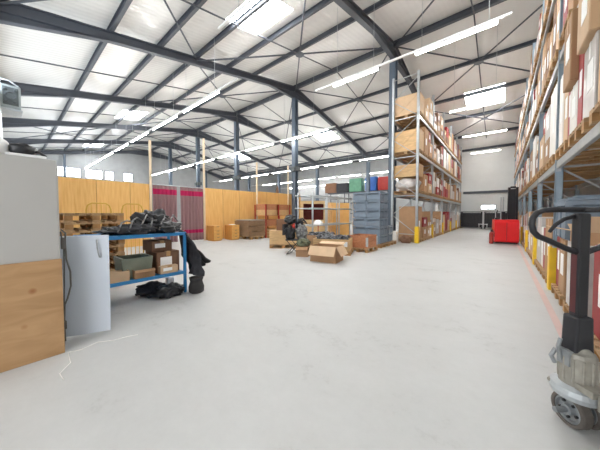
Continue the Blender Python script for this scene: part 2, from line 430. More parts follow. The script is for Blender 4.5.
# ------------------------------------------------------------------ steel frame
def ibeam(bm, p, q, w, h, tf=.03, tw=.02):
    """I-section running p->q, h vertical, origin at its bottom"""
    p, q = Vector(p), Vector(q); d = (q - p).normalized(); s = d.cross(Vector((0, 0, 1))).normalized(); u = s.cross(d)
    for (a0, a1, c0, c1) in ((-w / 2, w / 2, 0, tf), (-w / 2, w / 2, h - tf, h), (-tw / 2, tw / 2, tf, h - tf)):
        v = [bm.verts.new(e + s * a + u * c) for e in (p, q) for a in (a0, a1) for c in (c0, c1)]
        for f in ((0, 1, 3, 2), (4, 6, 7, 5), (0, 4, 5, 1), (2, 3, 7, 6), (0, 2, 6, 4), (1, 5, 7, 3)):
            bm.faces.new([v[i] for i in f])
RD = .33          # rafter depth
PD = .18          # purlin depth
for i, x in enumerate(BAYX):
    for sgn in (-1, 1):
        bm = B()
        y0, y1 = (YN - .1 if x < -4.4 else YB, RID) if sgn < 0 else (RID, YF if x > -5 else VAL)
        z0, z1 = roofz(y0) - PD - RD, roofz(y1) - PD - RD
        ibeam(bm, (x, y0, z0), (x, y1, z1), .2, RD)
        # haunches at the ridge column and at the eaves
        ye, yk = (y0, y0 + 2.6) if sgn < 0 else (y1, y1 - 2.6)
        def rz(y): return roofz(y) - PD - RD
        yr = RID - 2.3 * (1 if sgn < 0 else -1)
        prism(bm, [(RID, rz(RID) + .02), (yr, rz(yr) + .02), (RID, rz(RID) - .42)], x - .012, x + .012, 'x')
        box(bm, x - .1, x + .1, -.001, .001, -.001, .001, Matrix.Translation((0, (RID + yr) / 2, rz(yr))))
        pr = [Vector((x, RID, rz(RID) - .42)), Vector((x, yr, rz(yr) - .0))]
        ibeam(bm, pr[0], pr[1], .2, .03, .014)
        prism(bm, [(ye, rz(ye) + .02), (yk, rz(yk) + .02), (ye, rz(ye) - .28)], x - .012, x + .012, 'x')
        ibeam(bm, (x, ye, rz(ye) - .28), (x, yk, rz(yk)), .2, .03, .014)
        struct('rafter', bm, 'steel_grey')
    if x < -5:
        bm = B(); ibeam(bm, (x, VAL, roofv(VAL) - PD - RD), (x, YE, roofv(YE) - PD - RD), .2, RD)
        prism(bm, [(VAL, rz(VAL) + .02), (VAL + 2.4, roofv(VAL + 2.4) - PD - RD + .02), (VAL, rz(VAL) - .38)], x - .012, x + .012, 'x'); struct('rafter', bm, 'steel_grey')
    # columns
    if x > 2: cols = (YF - .2,)
    else: cols = (RID, VAL) if -35 < x < -5 else ((RID,) if x > -35 else (RID, 4., 20.))
    for y in cols:
        bm = B(); zt = roofz(y) - PD - RD - (.40 if y in (RID, VAL) else .02)
        if y in (RID, VAL):
            for a0, a1, c0, c1 in ((-.15, .15, -.15, -.13), (-.15, .15, .13, .15), (-.01, .01, -.13, .13)):
                box(bm, x + a0, x + a1, y + c0, y + c1, 0, zt)
        else: box(bm, x + .02, x + .22, y - .1, y + .1, 0, zt)
        box(bm, x - .2 if y == RID else x + .01, x + .2, y - .2, y + .2, 0, .02)
        o = struct('column', bm, 'column_blue')
        if y == RID and x < -5 and x > -35:
            bm = B(); rbox(bm, x + .155, x + .3, y - .25, y + .25, 4.05, 4.35, .02); rbox(bm, x - .17, x + .17, y - .32, y - .155, 4.0, 4.3, .02)
            obj('junction_box', bm, 'heater_dark', o)
PURL = [2.42, 4.03, 5.53, 7.2, 8.87, 15.3, 18.0, 20.5, 23.4, 26.1]
for y in PURL:
    bm = B(); z = roofz(y)
    a = -math.atan(SL) if y > RID else math.atan(SL)
    mt = Matrix.Translation((0, y, z)) @ Matrix.Rotation(a, 4, 'X')
    x0 = XL if y < VAL else XV
    box(bm, x0, XR, -.06, .06, -.015, -.003, mt); box(bm, x0, XR, -.01, .01, -PD + .014, -.015, mt); box(bm, x0, XR, -.06, .06, -PD + .002, -PD + .016, mt)
    struct('purlin', bm, 'steel_grey')
for y in (26.3, 29., 31.7, 34.4):
    bm = B(); z = roofv(y); box(bm, XL, XV - .1, y - .05, y + .05, z - PD, z - .02); struct('purlin', bm, 'steel_grey')
bm = B(); ibeam(bm, (XL, RID, roofz(RID) - .34), (XR, RID, roofz(RID) - .34), .16, .26); struct('purlin', bm, 'steel_grey')

# roof bracing: crossed rods around the ridge in every bay, one sag rod down the middle
def rod(p, q, r=.034):
    bm = B(); tube(bm, [p, q], r, 6); return struct('brace_rod', bm, 'steel_grey')
for k, (xa, xb) in enumerate(zip(BAYX, BAYX[1:])):
    panels = [(5.53, 12.2), (12.2, 18.0)]
    if k in (1, 4): panels += [(-.0, 5.5)]
    panels += [(18.0, 23.4)]
    for ya, yb in panels:
        zz = lambda y: roofz(y) - PD - .12
        rod((xa - .1, ya, zz(ya)), (xb + .1, yb, zz(yb))); rod((xa - .1, yb, zz(yb)), (xb + .1, ya, zz(ya) - .05))
        bm = B(); xm, ym = (xa + xb) / 2, (ya + yb) / 2
        lathe(bm, [(.2, 0), (.2, .03)], 16, Matrix.Translation((xm, ym, zz(ym) - .075))); struct('brace_plate', bm, 'steel_grey')
    zz = lambda y: roofz(y) - PD - .17; xm = (xa + xb) / 2      # sag rod down the middle of the bay
    rod((xm, -.05 if k > 0 else YB, zz(-.05 if k > 0 else YB)), (xm, RID, zz(RID)), .026)
    rod((xm, RID, zz(RID)), (xm, VAL, zz(VAL)), .026)

# ------------------------------------------------------------------ fluorescent lamp rows
LZ = 6.0
def lamp(x0, x1, y, where):
    L = x1 - x0; xm = (x0 + x1) / 2
    t = thing('pendant_strip_light', where, 'light', (xm, y, LZ), 0, 'fluorescent strip lights under the roof')
    bm = B(); prism(bm, [(-.024, .06), (.024, .06), (.02, .1), (-.02, .1)], -L / 2, L / 2, 'x'); obj('housing', bm, 'white_plastic', t)
    bm = B(); tube(bm, [(-L / 2 + .03, 0, .025), (L / 2 - .03, 0, .025)], .024, 8); obj('tube', bm, 'tube', t, smooth=True)
    for sx in (-1, 1):
        bm = B(); x = sx * L * .4; tube(bm, [(x, 0, .151), (x, 0, roofv(y) - LZ - .01)], .006, 5); obj('cable', bm, 'galv', t)
    return t
ORD = ['first', 'second', 'third', 'fourth', 'fifth', 'sixth', 'seventh', 'eighth', 'ninth', 'tenth', 'eleventh', 'twelfth']
def rail(x0, x1, y, where):
    bm = B(); box(bm, x0, x1, y - .03, y + .03, LZ + .101, LZ + .15)
    tag(obj('light_rail', bm, 'white_plastic'), where, 'light rail', 'light trunking rails')
for r, (y, name) in enumerate(((5.4, 'nearest long row'), (11.75, 'second long row'), (20.4, 'third long row'), (28., 'fourth long row'), (34.8, 'farthest long row'))):
    xs = (-8.6, -8.4, -7.0, -6.0, -6.0)[r]
    rail(-34.5, xs + 1.2, y, 'white trunking rail carrying the %s of strip lights left of the racks' % name)
    k = 0; x = xs
    while x - 3.0 > -34.4:
        lamp(x - 3.0, x, y, 'lit strip light, %s left of racks, %s from its right end' % (name, ORD[k])); x -= 3.75; k += 1
rail(-5.75, .1, 7.9, 'white trunking rail with two lamps crossing in front of the near rack column')
lamp(-4.95, -3.2, 7.9, 'lit strip light just left of the rack column top')
lamp(-2.1, -.15, 7.9, 'lit strip light right of the rack column, high over the aisle')
rail(-5.8, .1, 3.65, 'white trunking rail nearest the camera beside the large skylight')
lamp(-5.2, -2.6, 3.65, 'lit strip light at the photo top beside the large skylight')
lamp(-2.0, -.1, 13.4, 'lit strip light across the aisle, nearest of the three between the racks')
lamp(-2.0, .15, 18.3, 'lit strip light across the aisle, middle of the three between the racks')
lamp(-2.0, -.15, 23.7, 'lit strip light across the aisle, last before the far wall')

# ------------------------------------------------------------------ pallets
def pallet_bm(part):
    bm = B(); L, W = 1.2, .8       # L along x, W along y
    if part == 'deck':
        for k in range(5):
            w = .13 if k % 2 == 0 else .1; y = -W / 2 + .065 + k * (W - .13) / 4
            box(bm, -L / 2, L / 2, y - w / 2, y + w / 2, .122, .144)
        for x in (-L / 2, -.07, L / 2 - .14): box(bm, x, x + .14, -W / 2, W / 2, .1, .1215)
    elif part == 'skids':
        for y in (-W / 2, -.05, W / 2 - .1): box(bm, -L / 2, L / 2, y, y + .1, 0, .022)
    elif part == 'blocks':
        for x in (-L / 2, -.07, L / 2 - .14):
            for y in (-W / 2, -.05, W / 2 - .1): box(bm, x, x + .14, y, y + .1, .0225, .0995)
    return bm
def make_pallet(label, group):
    t = thing('pallet', label, 'pallet', (0, 0, 0), 0, group)
    obj('deck', pallet_bm('deck'), 'pallet', t)
    for y in (-.4, -.05, .3):
        bm = B(); box(bm, -.6, .6, y, y + .1, 0, .022); obj('skid', bm, 'pallet', t)
    for x in (-.6, -.07, .46):
        for y in (-.4, -.05, .3):
            bm = B(); box(bm, x, x + .14, y, y + .1, .0225, .0995); obj('block', bm, 'pallet_block', t)
    return t
PALLET = make_pallet('x', 'x'); pallet_used = [False]
bm = B()
for p in ('deck', 'skids', 'blocks'):
    q = pallet_bm(p); me = bpy.data.meshes.new('t'); q.to_mesh(me); q.free(); bm.from_mesh(me); bpy.data.meshes.remove(me)
FARPAL = obj('pallet', bm, 'pallet'); tag(FARPAL, 'x', 'pallet'); far_used = [False]
def pallet(x, y, z, rotz, label, group, near=True):
    src, used = (PALLET, pallet_used) if near else (FARPAL, far_used)
    if not used[0]:
        used[0] = True; o = src; o.location = (x, y, z); o.rotation_euler = (0, 0, rotz); o['label'] = label; o['group'] = group
    else: o = dup(src, (x, y, z), rotz, label, group)
    return o

# ------------------------------------------------------------------ cartons
CARTON = {}
def carton_root(sx, sy, h, m, near, face):
    """closed carton; base at origin. face=+1/-1: which x side carries the label"""
    key = (round(sx, 2), round(sy, 2), round(h, 2), m, near, face)
    if key in CARTON: return CARTON[key]
    bm = B(); rbox(bm, -sx / 2, sx / 2, -sy / 2, sy / 2, 0, h, .008, 1)
    root = obj('carton', bm, m); root.hide_render = False
    if near != 'far':
        tm = 'tape' if m.startswith('kraft') else 'paper'
        if m != 'carton_red':
            bm = B(); w = .03
            box(bm, -sx / 2 - .002, sx / 2 + .002, -w, w, h * .78, h + .002)
            obj('tape', bm, tm, root)
        bm = B(); lw, lh = min(.22, sy * .5), min(.3, h * .4); x = face * (sx / 2)
        box(bm, min(x, x + face * .003), max(x, x + face * .003), -sy * .1 - lw / 2, -sy * .1 + lw / 2, h * .35, h * .35 + lh)
        obj('label', bm, 'paper', root)
    CARTON[key] = root; root['fresh'] = 1
    return root
NC = [0]
def carton(x, y, z, sx, sy, h, m, label, group, near='near', face=1, rotz=0.):
    src = carton_root(sx, sy, h, m, near, face)
    if src.get('fresh'):
        del src['fresh']; o = src; o.location = (x, y, z); o.rotation_euler = (0, 0, rotz)
        tag(o, label, 'carton', group)
    else: o = dup(src, (x, y, z), rotz, label, group)
    NC[0] += 1
    return o

CN = {'kraft': 'brown', 'kraft_light': 'pale tan', 'kraft_dark': 'dark brown', 'carton_white': 'white', 'carton_red': 'dark red', 'carton_grey': 'grey wrapped'}

# ------------------------------------------------------------------ racks
LV = [2.16, 3.92, 5.52]     # beam tops
def upright_bm(h, w=.1, d=.09):
    bm = B(); t = .006
    box(bm, -d / 2, -d / 2 + t, -w / 2, w / 2, 0, h); box(bm, -d / 2, d / 2, -w / 2, -w / 2 + t, 0, h); box(bm, -d / 2, d / 2, w / 2 - t, w / 2, 0, h)
    box(bm, d / 2 - t, d / 2, -w / 2, -w / 2 + .03, 0, h); box(bm, d / 2 - t, d / 2, w / 2 - .03, w / 2, 0, h)
    box(bm, -d / 2 - .02, d / 2 + .02, -w / 2 - .02, w / 2 + .02, 0, .008)
    return bm
def rack(name, label, xf, xb, ys, hup, um, guards):
    """xf: aisle-side x, xb: back x"""
    s = 1 if xf > xb else -1       # +1: aisle on +x side
    t = thing(name, label, 'pallet rack', (xf, ys[0], 0))
    for y in ys:
        yy = y - ys[0]
        for xx in (-s * .045, xb - xf + s * .045):
            bm = upright_bm(hup); bm2 = bm
            o = obj('upright', bm2, um, t, loc=(xx, yy, 0))
            if xx == -s * .045: o.rotation_euler = (0, 0, PI if s < 0 else 0)
        # bracing of the frame
        bm = B(); xa, xe = -s * .05, xb - xf + s * .05; z = .35; k = 0
        while z + .85 < hup:
            box(bm, min(xa, xe), max(xa, xe), yy - .012, yy + .012, z, z + .03) if k % 2 == 0 else None
            a, e = (xa, xe) if k % 2 == 0 else (xe, xa)
            tube(bm, [(a, yy, z + .03), (e, yy, z + .85)], .016, 6)
            z += .85; k += 1
        box(bm, min(xa, xe), max(xa, xe), yy - .012, yy + .012, hup - .12, hup - .09)
        obj('frame_brace', bm, 'galv', t)
        if y in guards:
            bm = B(); x = s * .0
            box(bm, s * .045 - .006 + x, s * .045 + .006 + x, yy - .09, yy + .09, 0, .72)
            box(bm, min(s * .045, -s * .1), max(s * .045, -s * .1), yy - .1, yy - .088, 0, .72); box(bm, min(s * .045, -s * .1), max(s * .045, -s * .1), yy + .088, yy + .1, 0, .72)
            g = obj('guard', bm, 'yellow', t); g['label'] = 'yellow upright guard'
    for ya, yb in zip(ys, ys[1:]):
        for L in LV:
            for xx in (0., xb - xf):
                bm = B(); x0, x1 = (xx - s * .055, xx - s * .005) if xx == 0 else (xx + s * .005, xx + s * .055)
                rbox(bm, min(x0, x1), max(x0, x1), ya - ys[0] + .052, yb - ys[0] - .052, L - .12, L, .006, 1)
                for yy in (ya - ys[0] + .052, yb - ys[0] - .052 - .006): box(bm, min(x0, x1) - .002, max(x0, x1) + .004, yy, yy + .006, L - .17, L + .03)
                obj('beam', bm, 'beam', t)
    return t
LYS = [11.3, 14.15, 17., 19.85, 22.7, 25.5]
LXF, LXB = -2.78, -3.92
RYS = [2.72, 5.92, 8.56, 11.25, 13.95, 16.65, 19.35, 22.05, 24.75]
RXF, RXB = .68, 1.82
rack('pallet_rack', 'tall left pallet rack of five bays along the far aisle', LXF, LXB, LYS, 7.35, 'galv', LYS)
rack('pallet_rack', 'long right pallet rack with pale blue uprights running along the aisle', RXF, RXB, RYS, 6.9, 'rack_blue', RYS[1:])

BAYN = ['first', 'second', 'third', 'fourth', 'fifth', 'sixth', 'seventh', 'eighth']
LEVN = ['floor level', 'lowest beam level', 'middle beam level', 'top beam level']
SLOTN = ['near', 'middle', 'far']
PALETTE = ['kraft', 'carton_red', 'kraft_light', 'carton_white', 'carton_white', 'carton_grey', 'carton_red', 'kraft_dark', 'kraft_light']
def load(side, lev, bay, slot, cx, cy, z, hmax, near, wy=.76):
    face = 1 if side == 'left' else -1
    place = '%s rack %s %s bay' % (side, LEVN[lev], BAYN[bay])
    g = 'cartons on the %s rack' % side
    top = '%s pallet' % SLOTN[slot]
    st = rnd.choices(['big', 'two', 'twin', 'grid', 'steps'], [3, 3, 3.0, 1.1, 1.6])[0]
    hh = min(hmax, rnd.choice([.8, .95, 1.05, 1.15, 1.25]))
    q = lambda v: round(v * 20) / 20
    f = 'near' if near < 9 else 'far' if near > 15 else 'near'
    if st == 'big':
        m = rnd.choice(['kraft', 'kraft_light', 'carton_white', 'kraft', 'carton_grey'])
        carton(cx, cy, z, 1.12, wy, q(hh), m, 'single large %s carton, %s, %s' % (CN[m], place, top), g, f, face)
    elif st == 'two':
        a = q(hh * rnd.choice([.45, .55])); m, n = rnd.choice(PALETTE), rnd.choice(PALETTE)
        carton(cx, cy, z, 1.12, wy, a, m, 'lower %s carton of two, %s, %s' % (CN[m], place, top), g, f, face)
        carton(cx, cy, z + a, 1.1, wy - .04, q(hh) - a, n, 'upper %s carton of two, %s, %s' % (CN[n], place, top), g, f, face)
    elif st == 'twin':
        for k, s in enumerate((-1, 1)):
            m = rnd.choice(PALETTE); h2 = q(hh * rnd.choice([.9, 1., 1.]))
            carton(cx, cy + s * wy * .255, z, 1.12, round(wy * .487, 2), h2, m, '%s %s carton of a pair, %s, %s' % (('near', 'far')[k], CN[m], place, top), g, f, face)
    elif st == 'grid':
        a = q(hh * .5)
        for k, s in enumerate((-1, 1)):
            for j in (0, 1):
                m = rnd.choice(['carton_white', 'kraft_light', 'kraft'])
                carton(cx, cy + s * wy * .255, z + j * a, 1.12, round(wy * .487, 2), a, m, '%s %s %s carton of four, %s, %s' % (('lower', 'upper')[j], ('near', 'far')[k], CN[m], place, top), g, f, face)
    else:
        a = q(hh * .6); m, n = rnd.choice(PALETTE), rnd.choice(PALETTE)
        carton(cx, cy, z, 1.12, wy, a, m, 'wide bottom %s carton, %s, %s' % (CN[m], place, top), g, f, face)
        carton(cx, cy + rnd.choice((-1, 1)) * wy * .24, z + a, 1.08, round(wy * .487, 2), q(hh * .4), n, 'small top %s carton, %s, %s' % (CN[n], place, top), g, f, face)

def fill(side, ys, cx, skip=()):
    for bi, (ya, yb) in enumerate(zip(ys, ys[1:])):
        for lev in range(4):
            z0 = 0 if lev == 0 else LV[lev - 1] + .001
            hmax = {0: 1.6, 1: 1.35, 2: 1.2, 3: 1.25}[lev]
            for s in range(3):
                if (bi, lev, s) in skip: continue
                W = (yb - ya - .12) / 3; cy = ya + .06 + W * (s + .5)
                if not any(inview((cx + dx, cy + dy, z0 + dz), 0) for dx in (-.55, .55) for dy in (-.4, .4) for dz in (.1, 1.2)): continue
                nr = depth((cx, cy, z0))
                pallet(cx, cy, z0, 0, 'wooden pallet, %s rack %s, %s bay, %s of three' % (side, LEVN[lev], BAYN[bi], SLOTN[s]), 'pallets in the %s rack' % side, nr < 7.5)
                load(side, lev, bi, s, cx, cy, z0 + .1442, hmax, nr)
SKIPL = {(0, l, 0) for l in range(4)}
SKIPR = {(0, 0, 0), (0, 0, 1), (0, 0, 2), (1, 0, 0), (0, 1, 2), (0, 1, 1), (0, 1, 0)}
fill('left', LYS, (LXF + LXB) / 2, SKIPL)
fill('right', RYS, (RXF + RXB) / 2, SKIPR)

# --- end-of-rack loads on the left rack (seen from their ends)
cx = (LXF + LXB) / 2; cy0 = 11.3 + .06 + .4553
def crate(x, y, z, sx, sy, h, m, label, group=None, diag=True):
    t = thing('wooden_crate', label, 'crate', (x, y, z), 0, group)
    bm = B()
    for a in (-1, 1):
        box(bm, a * sx / 2 - (.018 if a > 0 else 0), a * sx / 2 + (.018 if a < 0 else 0), -sy / 2, sy / 2, 0, h)
        box(bm, -sx / 2 + .0185, sx / 2 - .0185, a * sy / 2 - (.018 if a > 0 else 0), a * sy / 2 + (.018 if a < 0 else 0), 0, h)
    box(bm, -sx / 2 + .0185, sx / 2 - .0185, -sy / 2 + .0185, sy / 2 - .0185, 0, .02)
    obj('body', bm, m, t)
    bm = B(); box(bm, -sx / 2 - .01, sx / 2 + .01, -sy / 2 - .01, sy / 2 + .01, h + .001, h + .03); obj('lid', bm, m, t)
    bm = B(); yb = -sy / 2 - .014
    for x0 in (-sx / 2, sx / 2 - .07): box(bm, x0, x0 + .07, yb, -sy / 2 - .0005, .0, h)
    if diag:
        L = math.hypot(sx - .14, h); an = math.atan2(h, sx - .14)
        box(bm, -L / 2 + .04, L / 2 - .04, yb, -sy / 2 - .001, -.035, .035, Matrix.Translation((0, 0, h / 2)) @ Matrix.Rotation(-an, 4, 'Y'))
    obj('batten', bm, m, t)
    return t
for lev, z0 in enumerate([0] + LV):
    pallet(cx, cy0, z0 + .001, 0, 'wooden pallet at the near end of left rack, %s' % LEVN[lev], 'pallets in the left rack', False)
pz = .1455
crate(cx, cy0, LV[2] + pz, 1.1, .76, .82, 'kraft_light', 'tall tan crate with diagonal batten at top near end of left rack')
crate(cx, cy0, LV[1] + pz, 1.1, .76, .88, 'crate', 'tan crate with diagonal batten on middle near end of left rack')
bm = B(); blob(bm, (0, 0, .29), (.54, .38, .32), .16, 1.6, 3, 4, 0.)
tag(obj('wrapped_bale', bm, 'carton_grey', smooth=True, loc=(cx, cy0, LV[0] + pz)), 'lumpy grey wrapped bale on lowest beam at near end of left rack', 'bale')
crate(cx, cy0, LV[0] + pz + .62, 1.1, .76, .5, 'crate', 'yellowish crate lying on the grey wrapped bale, left rack', diag=False)
carton(cx + .12, cy0 + .02, pz, .8, .7, 1.45, 'kraft', 'tall brown carton on floor pallet at near end of left rack', 'cartons on the left rack', 'near', 1)
bm = B(); blob(bm, (0, 0, .14), (.24, .15, .2), .2, 2., 5, 4, 0.)
tag(obj('sack', bm, 'kraft_dark', smooth=True, loc=(-3.2, 11.02, 0)), 'small brown sack slumped on the floor against near end of left rack', 'sack')
carton(-3.68, 10.98, 0, .3, .3, .5, 'carton_white', 'white carton on the floor between grey crates and left rack', None, 'near', 1)

# --- near right rack, built by hand: two big leaning cartons on the lowest beams, grey bins and cartons below
cxr = (RXF + RXB) / 2
for s, cy in enumerate((3.32, 4.32, 5.32)):
    pallet(cxr, cy, LV[0] + .001, 0, 'wooden pallet, right rack lowest beam level, first bay, %s of three' % SLOTN[s], 'pallets in the right rack')
    if s < 3: pallet(cxr, cy, 0.0, 0, 'wooden pallet, right rack floor level, first bay, %s of three' % SLOTN[s], 'pallets in the right rack')
g = 'cartons on the right rack'
z = LV[0] + pz
carton(cxr, 3.42, z, 1.12, .5, 1.2, 'kraft_light', 'tall pale tan carton on lowest beam at the very edge, right rack first bay', g, 'near', -1)
carton(cxr - .02, 3.95, z, 1.1, .46, .78, 'carton_grey', 'grey wrapped carton with big paper label, right rack first bay', g, 'near', -1)
carton(cxr - .06, 3.93, z + .781, 1.14, .5, .62, 'kraft_light', 'pale tan carton on the grey wrapped one, right rack first bay', g, 'near', -1)
carton(cxr - .02, 4.33, z, 1.1, .22, 1.0, 'carton_red', 'narrow dark red carton on lowest beam, right rack first bay middle pallet', g, 'near', -1)
carton(cxr - .02, 4.68, z, 1.1, .4, .62, 'carton_white', 'white carton with paper label beneath tall brown one, right rack first bay', g, 'near', -1)
tb = carton(cxr - .09, 4.67, z + .625, 1.1, .44, .85, 'kraft', 'tall brown carton hanging out over the lowest beam, right rack first bay', g, 'near', -1)
carton(cxr, 5.04, z, 1.1, .2, .95, 'carton_red', 'narrow dark red carton on lowest beam, right rack first bay far pallet', g, 'near', -1)
carton(cxr, 5.31, z, 1.1, .3, 1.1, 'kraft_light', 'pale tan carton between dark red and white ones, right rack first bay far pallet', g, 'near', -1)
carton(cxr, 5.63, z, 1.12, .3, 1.15, 'carton_white', 'white carton nearest the first blue upright, right rack lowest beam level', g, 'near', -1)
# floor level of the first bay
carton(cxr, 3.4, .1442, 1.1, .5, .85, 'carton_red', 'wide dark red carton on floor pallet at the very edge behind truck handle', g, 'near', -1)
carton(cxr - .03, 4.3, .1442, 1.12, .62, .8, 'carton_grey', 'grey printed carton behind the pallet truck mast, on floor pallet', g, 'near', -1)
carton(cxr - .02, 5.12, .1442, 1.1, .4, .78, 'kraft', 'brown carton with white label on floor pallet beneath the grey bin', g, 'near', -1)
carton(cxr, 5.53, .1442, 1.1, .36, .78, 'carton_red', 'dark red carton on floor beside nearest blue rack upright', g, 'near', -1)
def flap_carton(name, label, loc, rotz, sx, sy, h, m, flaps, group=None, ml=None):
    """open carton: four walls, floor, and flaps [(side, angle from horizontal outward, length)]"""
    t = thing(name, label, 'carton', loc, rotz, group)
    bm = B(); w = .006
    box(bm, -sx / 2, sx / 2, -sy / 2, -sy / 2 + w, 0, h); box(bm, -sx / 2, sx / 2, sy / 2 - w, sy / 2, 0, h)
    box(bm, -sx / 2, -sx / 2 + w, -sy / 2 + w, sy / 2 - w, 0, h); box(bm, sx / 2 - w, sx / 2, -sy / 2 + w, sy / 2 - w, 0, h)
    box(bm, -sx / 2 + w, sx / 2 - w, -sy / 2 + w, sy / 2 - w, 0, w)
    obj('body', bm, m, t)
    for side, ang, ln in flaps:
        bm = B(); wd = sx if side in ('-y', '+y') else sy
        box(bm, -wd / 2, wd / 2, 0, ln, 0, w)
        rz = {'+y': 0, '-x': PI / 2, '-y': PI, '+x': -PI / 2}[side]
        off = sy / 2 if 'y' in side else sx / 2
        mt = Matrix.Translation((0, 0, h)) @ Matrix.Rotation(rz, 4, 'Z') @ Matrix.Translation((0, off + .001, 0)) @ Matrix.Rotation(math.radians(ang), 4, 'X')
        for v in bm.verts: v.co = mt @ v.co
        obj('flap', bm, ml or m, t)
    return t
flap_carton('carton', 'pale tan carton with raised flaps on grey printed carton, behind truck handle', (cxr - .08, 4.28, .9452), 0, 1.0, .5, .14, 'kraft', [('-x', 12, .22), ('+y', 20, .2), ('-y', 60, .2)], None, 'kraft_light')
def plastic_crate(label, loc, sx, sy, h, group, rotz=0., src=[None]):
    """stacking box: recessed ribbed walls, thick top and bottom rims, hand grips"""
    if src[0] is None or src[0]['dim'] != (sx, sy, h).__repr__():
        bm = B(); w = .1
        def ring(z0, z1, o):
            box(bm, -sx / 2 - o + w * 0, sx / 2 + o, -sy / 2 - o, -sy / 2 + w, z0, z1); box(bm, -sx / 2 - o, sx / 2 + o, sy / 2 - w, sy / 2 + o, z0, z1)
            box(bm, -sx / 2 - o, -sx / 2 + w, -sy / 2 + w, sy / 2 - w, z0, z1); box(bm, sx / 2 - w, sx / 2 + o, -sy / 2 + w, sy / 2 - w, z0, z1)
        ring(.0, .03, -.05); ring(.03, h - .115, -.02); ring(h - .115, h - .06, -.085); ring(h - .06, h - .001, 0.)
        box(bm, -sx / 2 + w, sx / 2 - w, -sy / 2 + w, sy / 2 - w, .004, .02)
        for a in (-1, 1):
            for xx in (-sx / 2 + .01, sx / 2 - .03): box(bm, xx, xx + .02, a * (sy / 2 - .04) - .034, a * (sy / 2 - .04) + .034, .02, h - .06)
            for yy in (-sy / 2 + .01, -.01, sy / 2 - .03): box(bm, a * (sx / 2 - .04) - .034, a * (sx / 2 - .04) + .034, yy, yy + .02, .02, h - .06)
        o = obj('plastic_crate', bm, 'plastic_grey', loc=loc, rotz=rotz); o['dim'] = (sx, sy, h).__repr__(); src[0] = o
        return tag(o, label, 'crate', group)
    return dup(src[0], loc, rotz, label, group)
plastic_crate('blue grey plastic bin on brown and red cartons behind truck handle', (cxr - .12, 5.16, .9255), .96, .8, .54, None)
bm = B(); rbox(bm, -.46, .46, -.41, .41, 0, .04, .012); rbox(bm, -.36, .36, -.31, .31, .04, .07, .01)
tag(obj('crate_lid', bm, 'plastic_grey', loc=(cxr - .12, 5.16, 1.466)), 'grey lid covering the blue grey bin behind truck handle', 'lid')
# second bay floor, near slot: brown carton on pallet
Wb = (8.56 - 5.92 - .12) / 3
pallet(cxr, 5.98 + Wb * .5, 0, 0, 'wooden pallet, right rack floor level, second bay, near of three', 'pallets in the right rack')
carton(cxr - .02, 5.98 + Wb * .5, .1442, 1.12, .76, 1.05, 'kraft', 'tall brown carton on floor pallet just beyond nearest yellow guard', g, 'near', -1)

# red floor line
bm = B(); box(bm, .49, .56, 2.4, 26., .0005, .002)
M['lane'] = mat('worn pink lane paint', rgb(206, 178, 172), .6, 0, .09, 3.)
tag(obj('floor_line', bm, 'lane'), 'faded pink line painted on the floor along the right rack', 'floor marking')

# ------------------------------------------------------------------ pallet truck (right foreground)
PT = thing('pallet_truck', 'hand pallet truck with black loop handle in right foreground', 'pallet truck', (.372, 2.2, 0), math.radians(219.7))
WR = .097
for sx in (-1, 1):
    bm = B(); mt = Matrix.Translation((sx * .05 - .022, 0, WR)) @ Matrix.Rotation(PI / 2, 4, 'Y') @ Matrix.Translation((0, 0, -.03))
    lathe(bm, [(WR * .78, 0), (WR * .95, 0), (WR, .008), (WR, .052), (WR * .95, .06), (WR * .78, .06)], 36, mt, True)
    w = obj('wheel', bm, 'rubber_brown', PT, smooth=False)
    bm = B(); lathe(bm, [(WR * .775, .008), (WR * .66, .004), (WR * .6, .018), (WR * .34, .02), (WR * .3, -.004), (WR * .12, -.006), (WR * .12, .066), (WR * .3, .064), (WR * .34, .04), (WR * .6, .042), (WR * .66, .056), (WR * .775, .052)], 32, mt, True)
    lathe(bm, [(WR * .13, -.01), (WR * .13, .07)], 12, mt)
    obj('hub', bm, 'hub', w)
    for k in range(5):
        a = 2 * PI * k / 5; zz = .012 if sx < 0 else .044
        bm = B(); lathe(bm, [(.008, -.006), (.008, .01)], 8, mt @ Matrix.Translation((WR * .48 * math.cos(a), WR * .48 * math.sin(a), zz)))
        obj('bolt', bm, 'black', w)
bm = B(); tube(bm, [(-.13, 0, WR), (.13, 0, WR)], .016, 10); obj('axle', bm, 'hub', PT)
bm = B(); lathe(bm, [(.05, .17), (.11, .19), (.12, .22), (.115, .25), (.085, .265)], 28); rbox(bm, -.03, .03, -.05, .05, .09, .18, .01)
obj('turntable', bm, 'galv', PT, smooth=False)
bm = B(); lathe(bm, [(.08, .265), (.082, .3), (.082, .44), (.075, .46), (.06, .47), (.045, .49), (.03, .5), (.03, .54)], 24)
for k in range(12):
    a = 2 * PI * k / 12; lathe(bm, [(.007, .29), (.007, .43)], 6, Matrix.Translation((.081 * math.cos(a), .08 * math.sin(a), 0)))
obj('pump', bm, 'pump', PT)
bm = B(); box(bm, .06, .085, -.04, .03, .38, .47); tube(bm, [(.085, -.02, .40), (.1, -.02, .48), (.085, -.02, .53)], .01, 8); tube(bm, [(.08, -.05, .45), (.1, -.06, .40), (.085, -.05, .36)], .012, 8)
obj('pedal', bm, 'hub', PT)
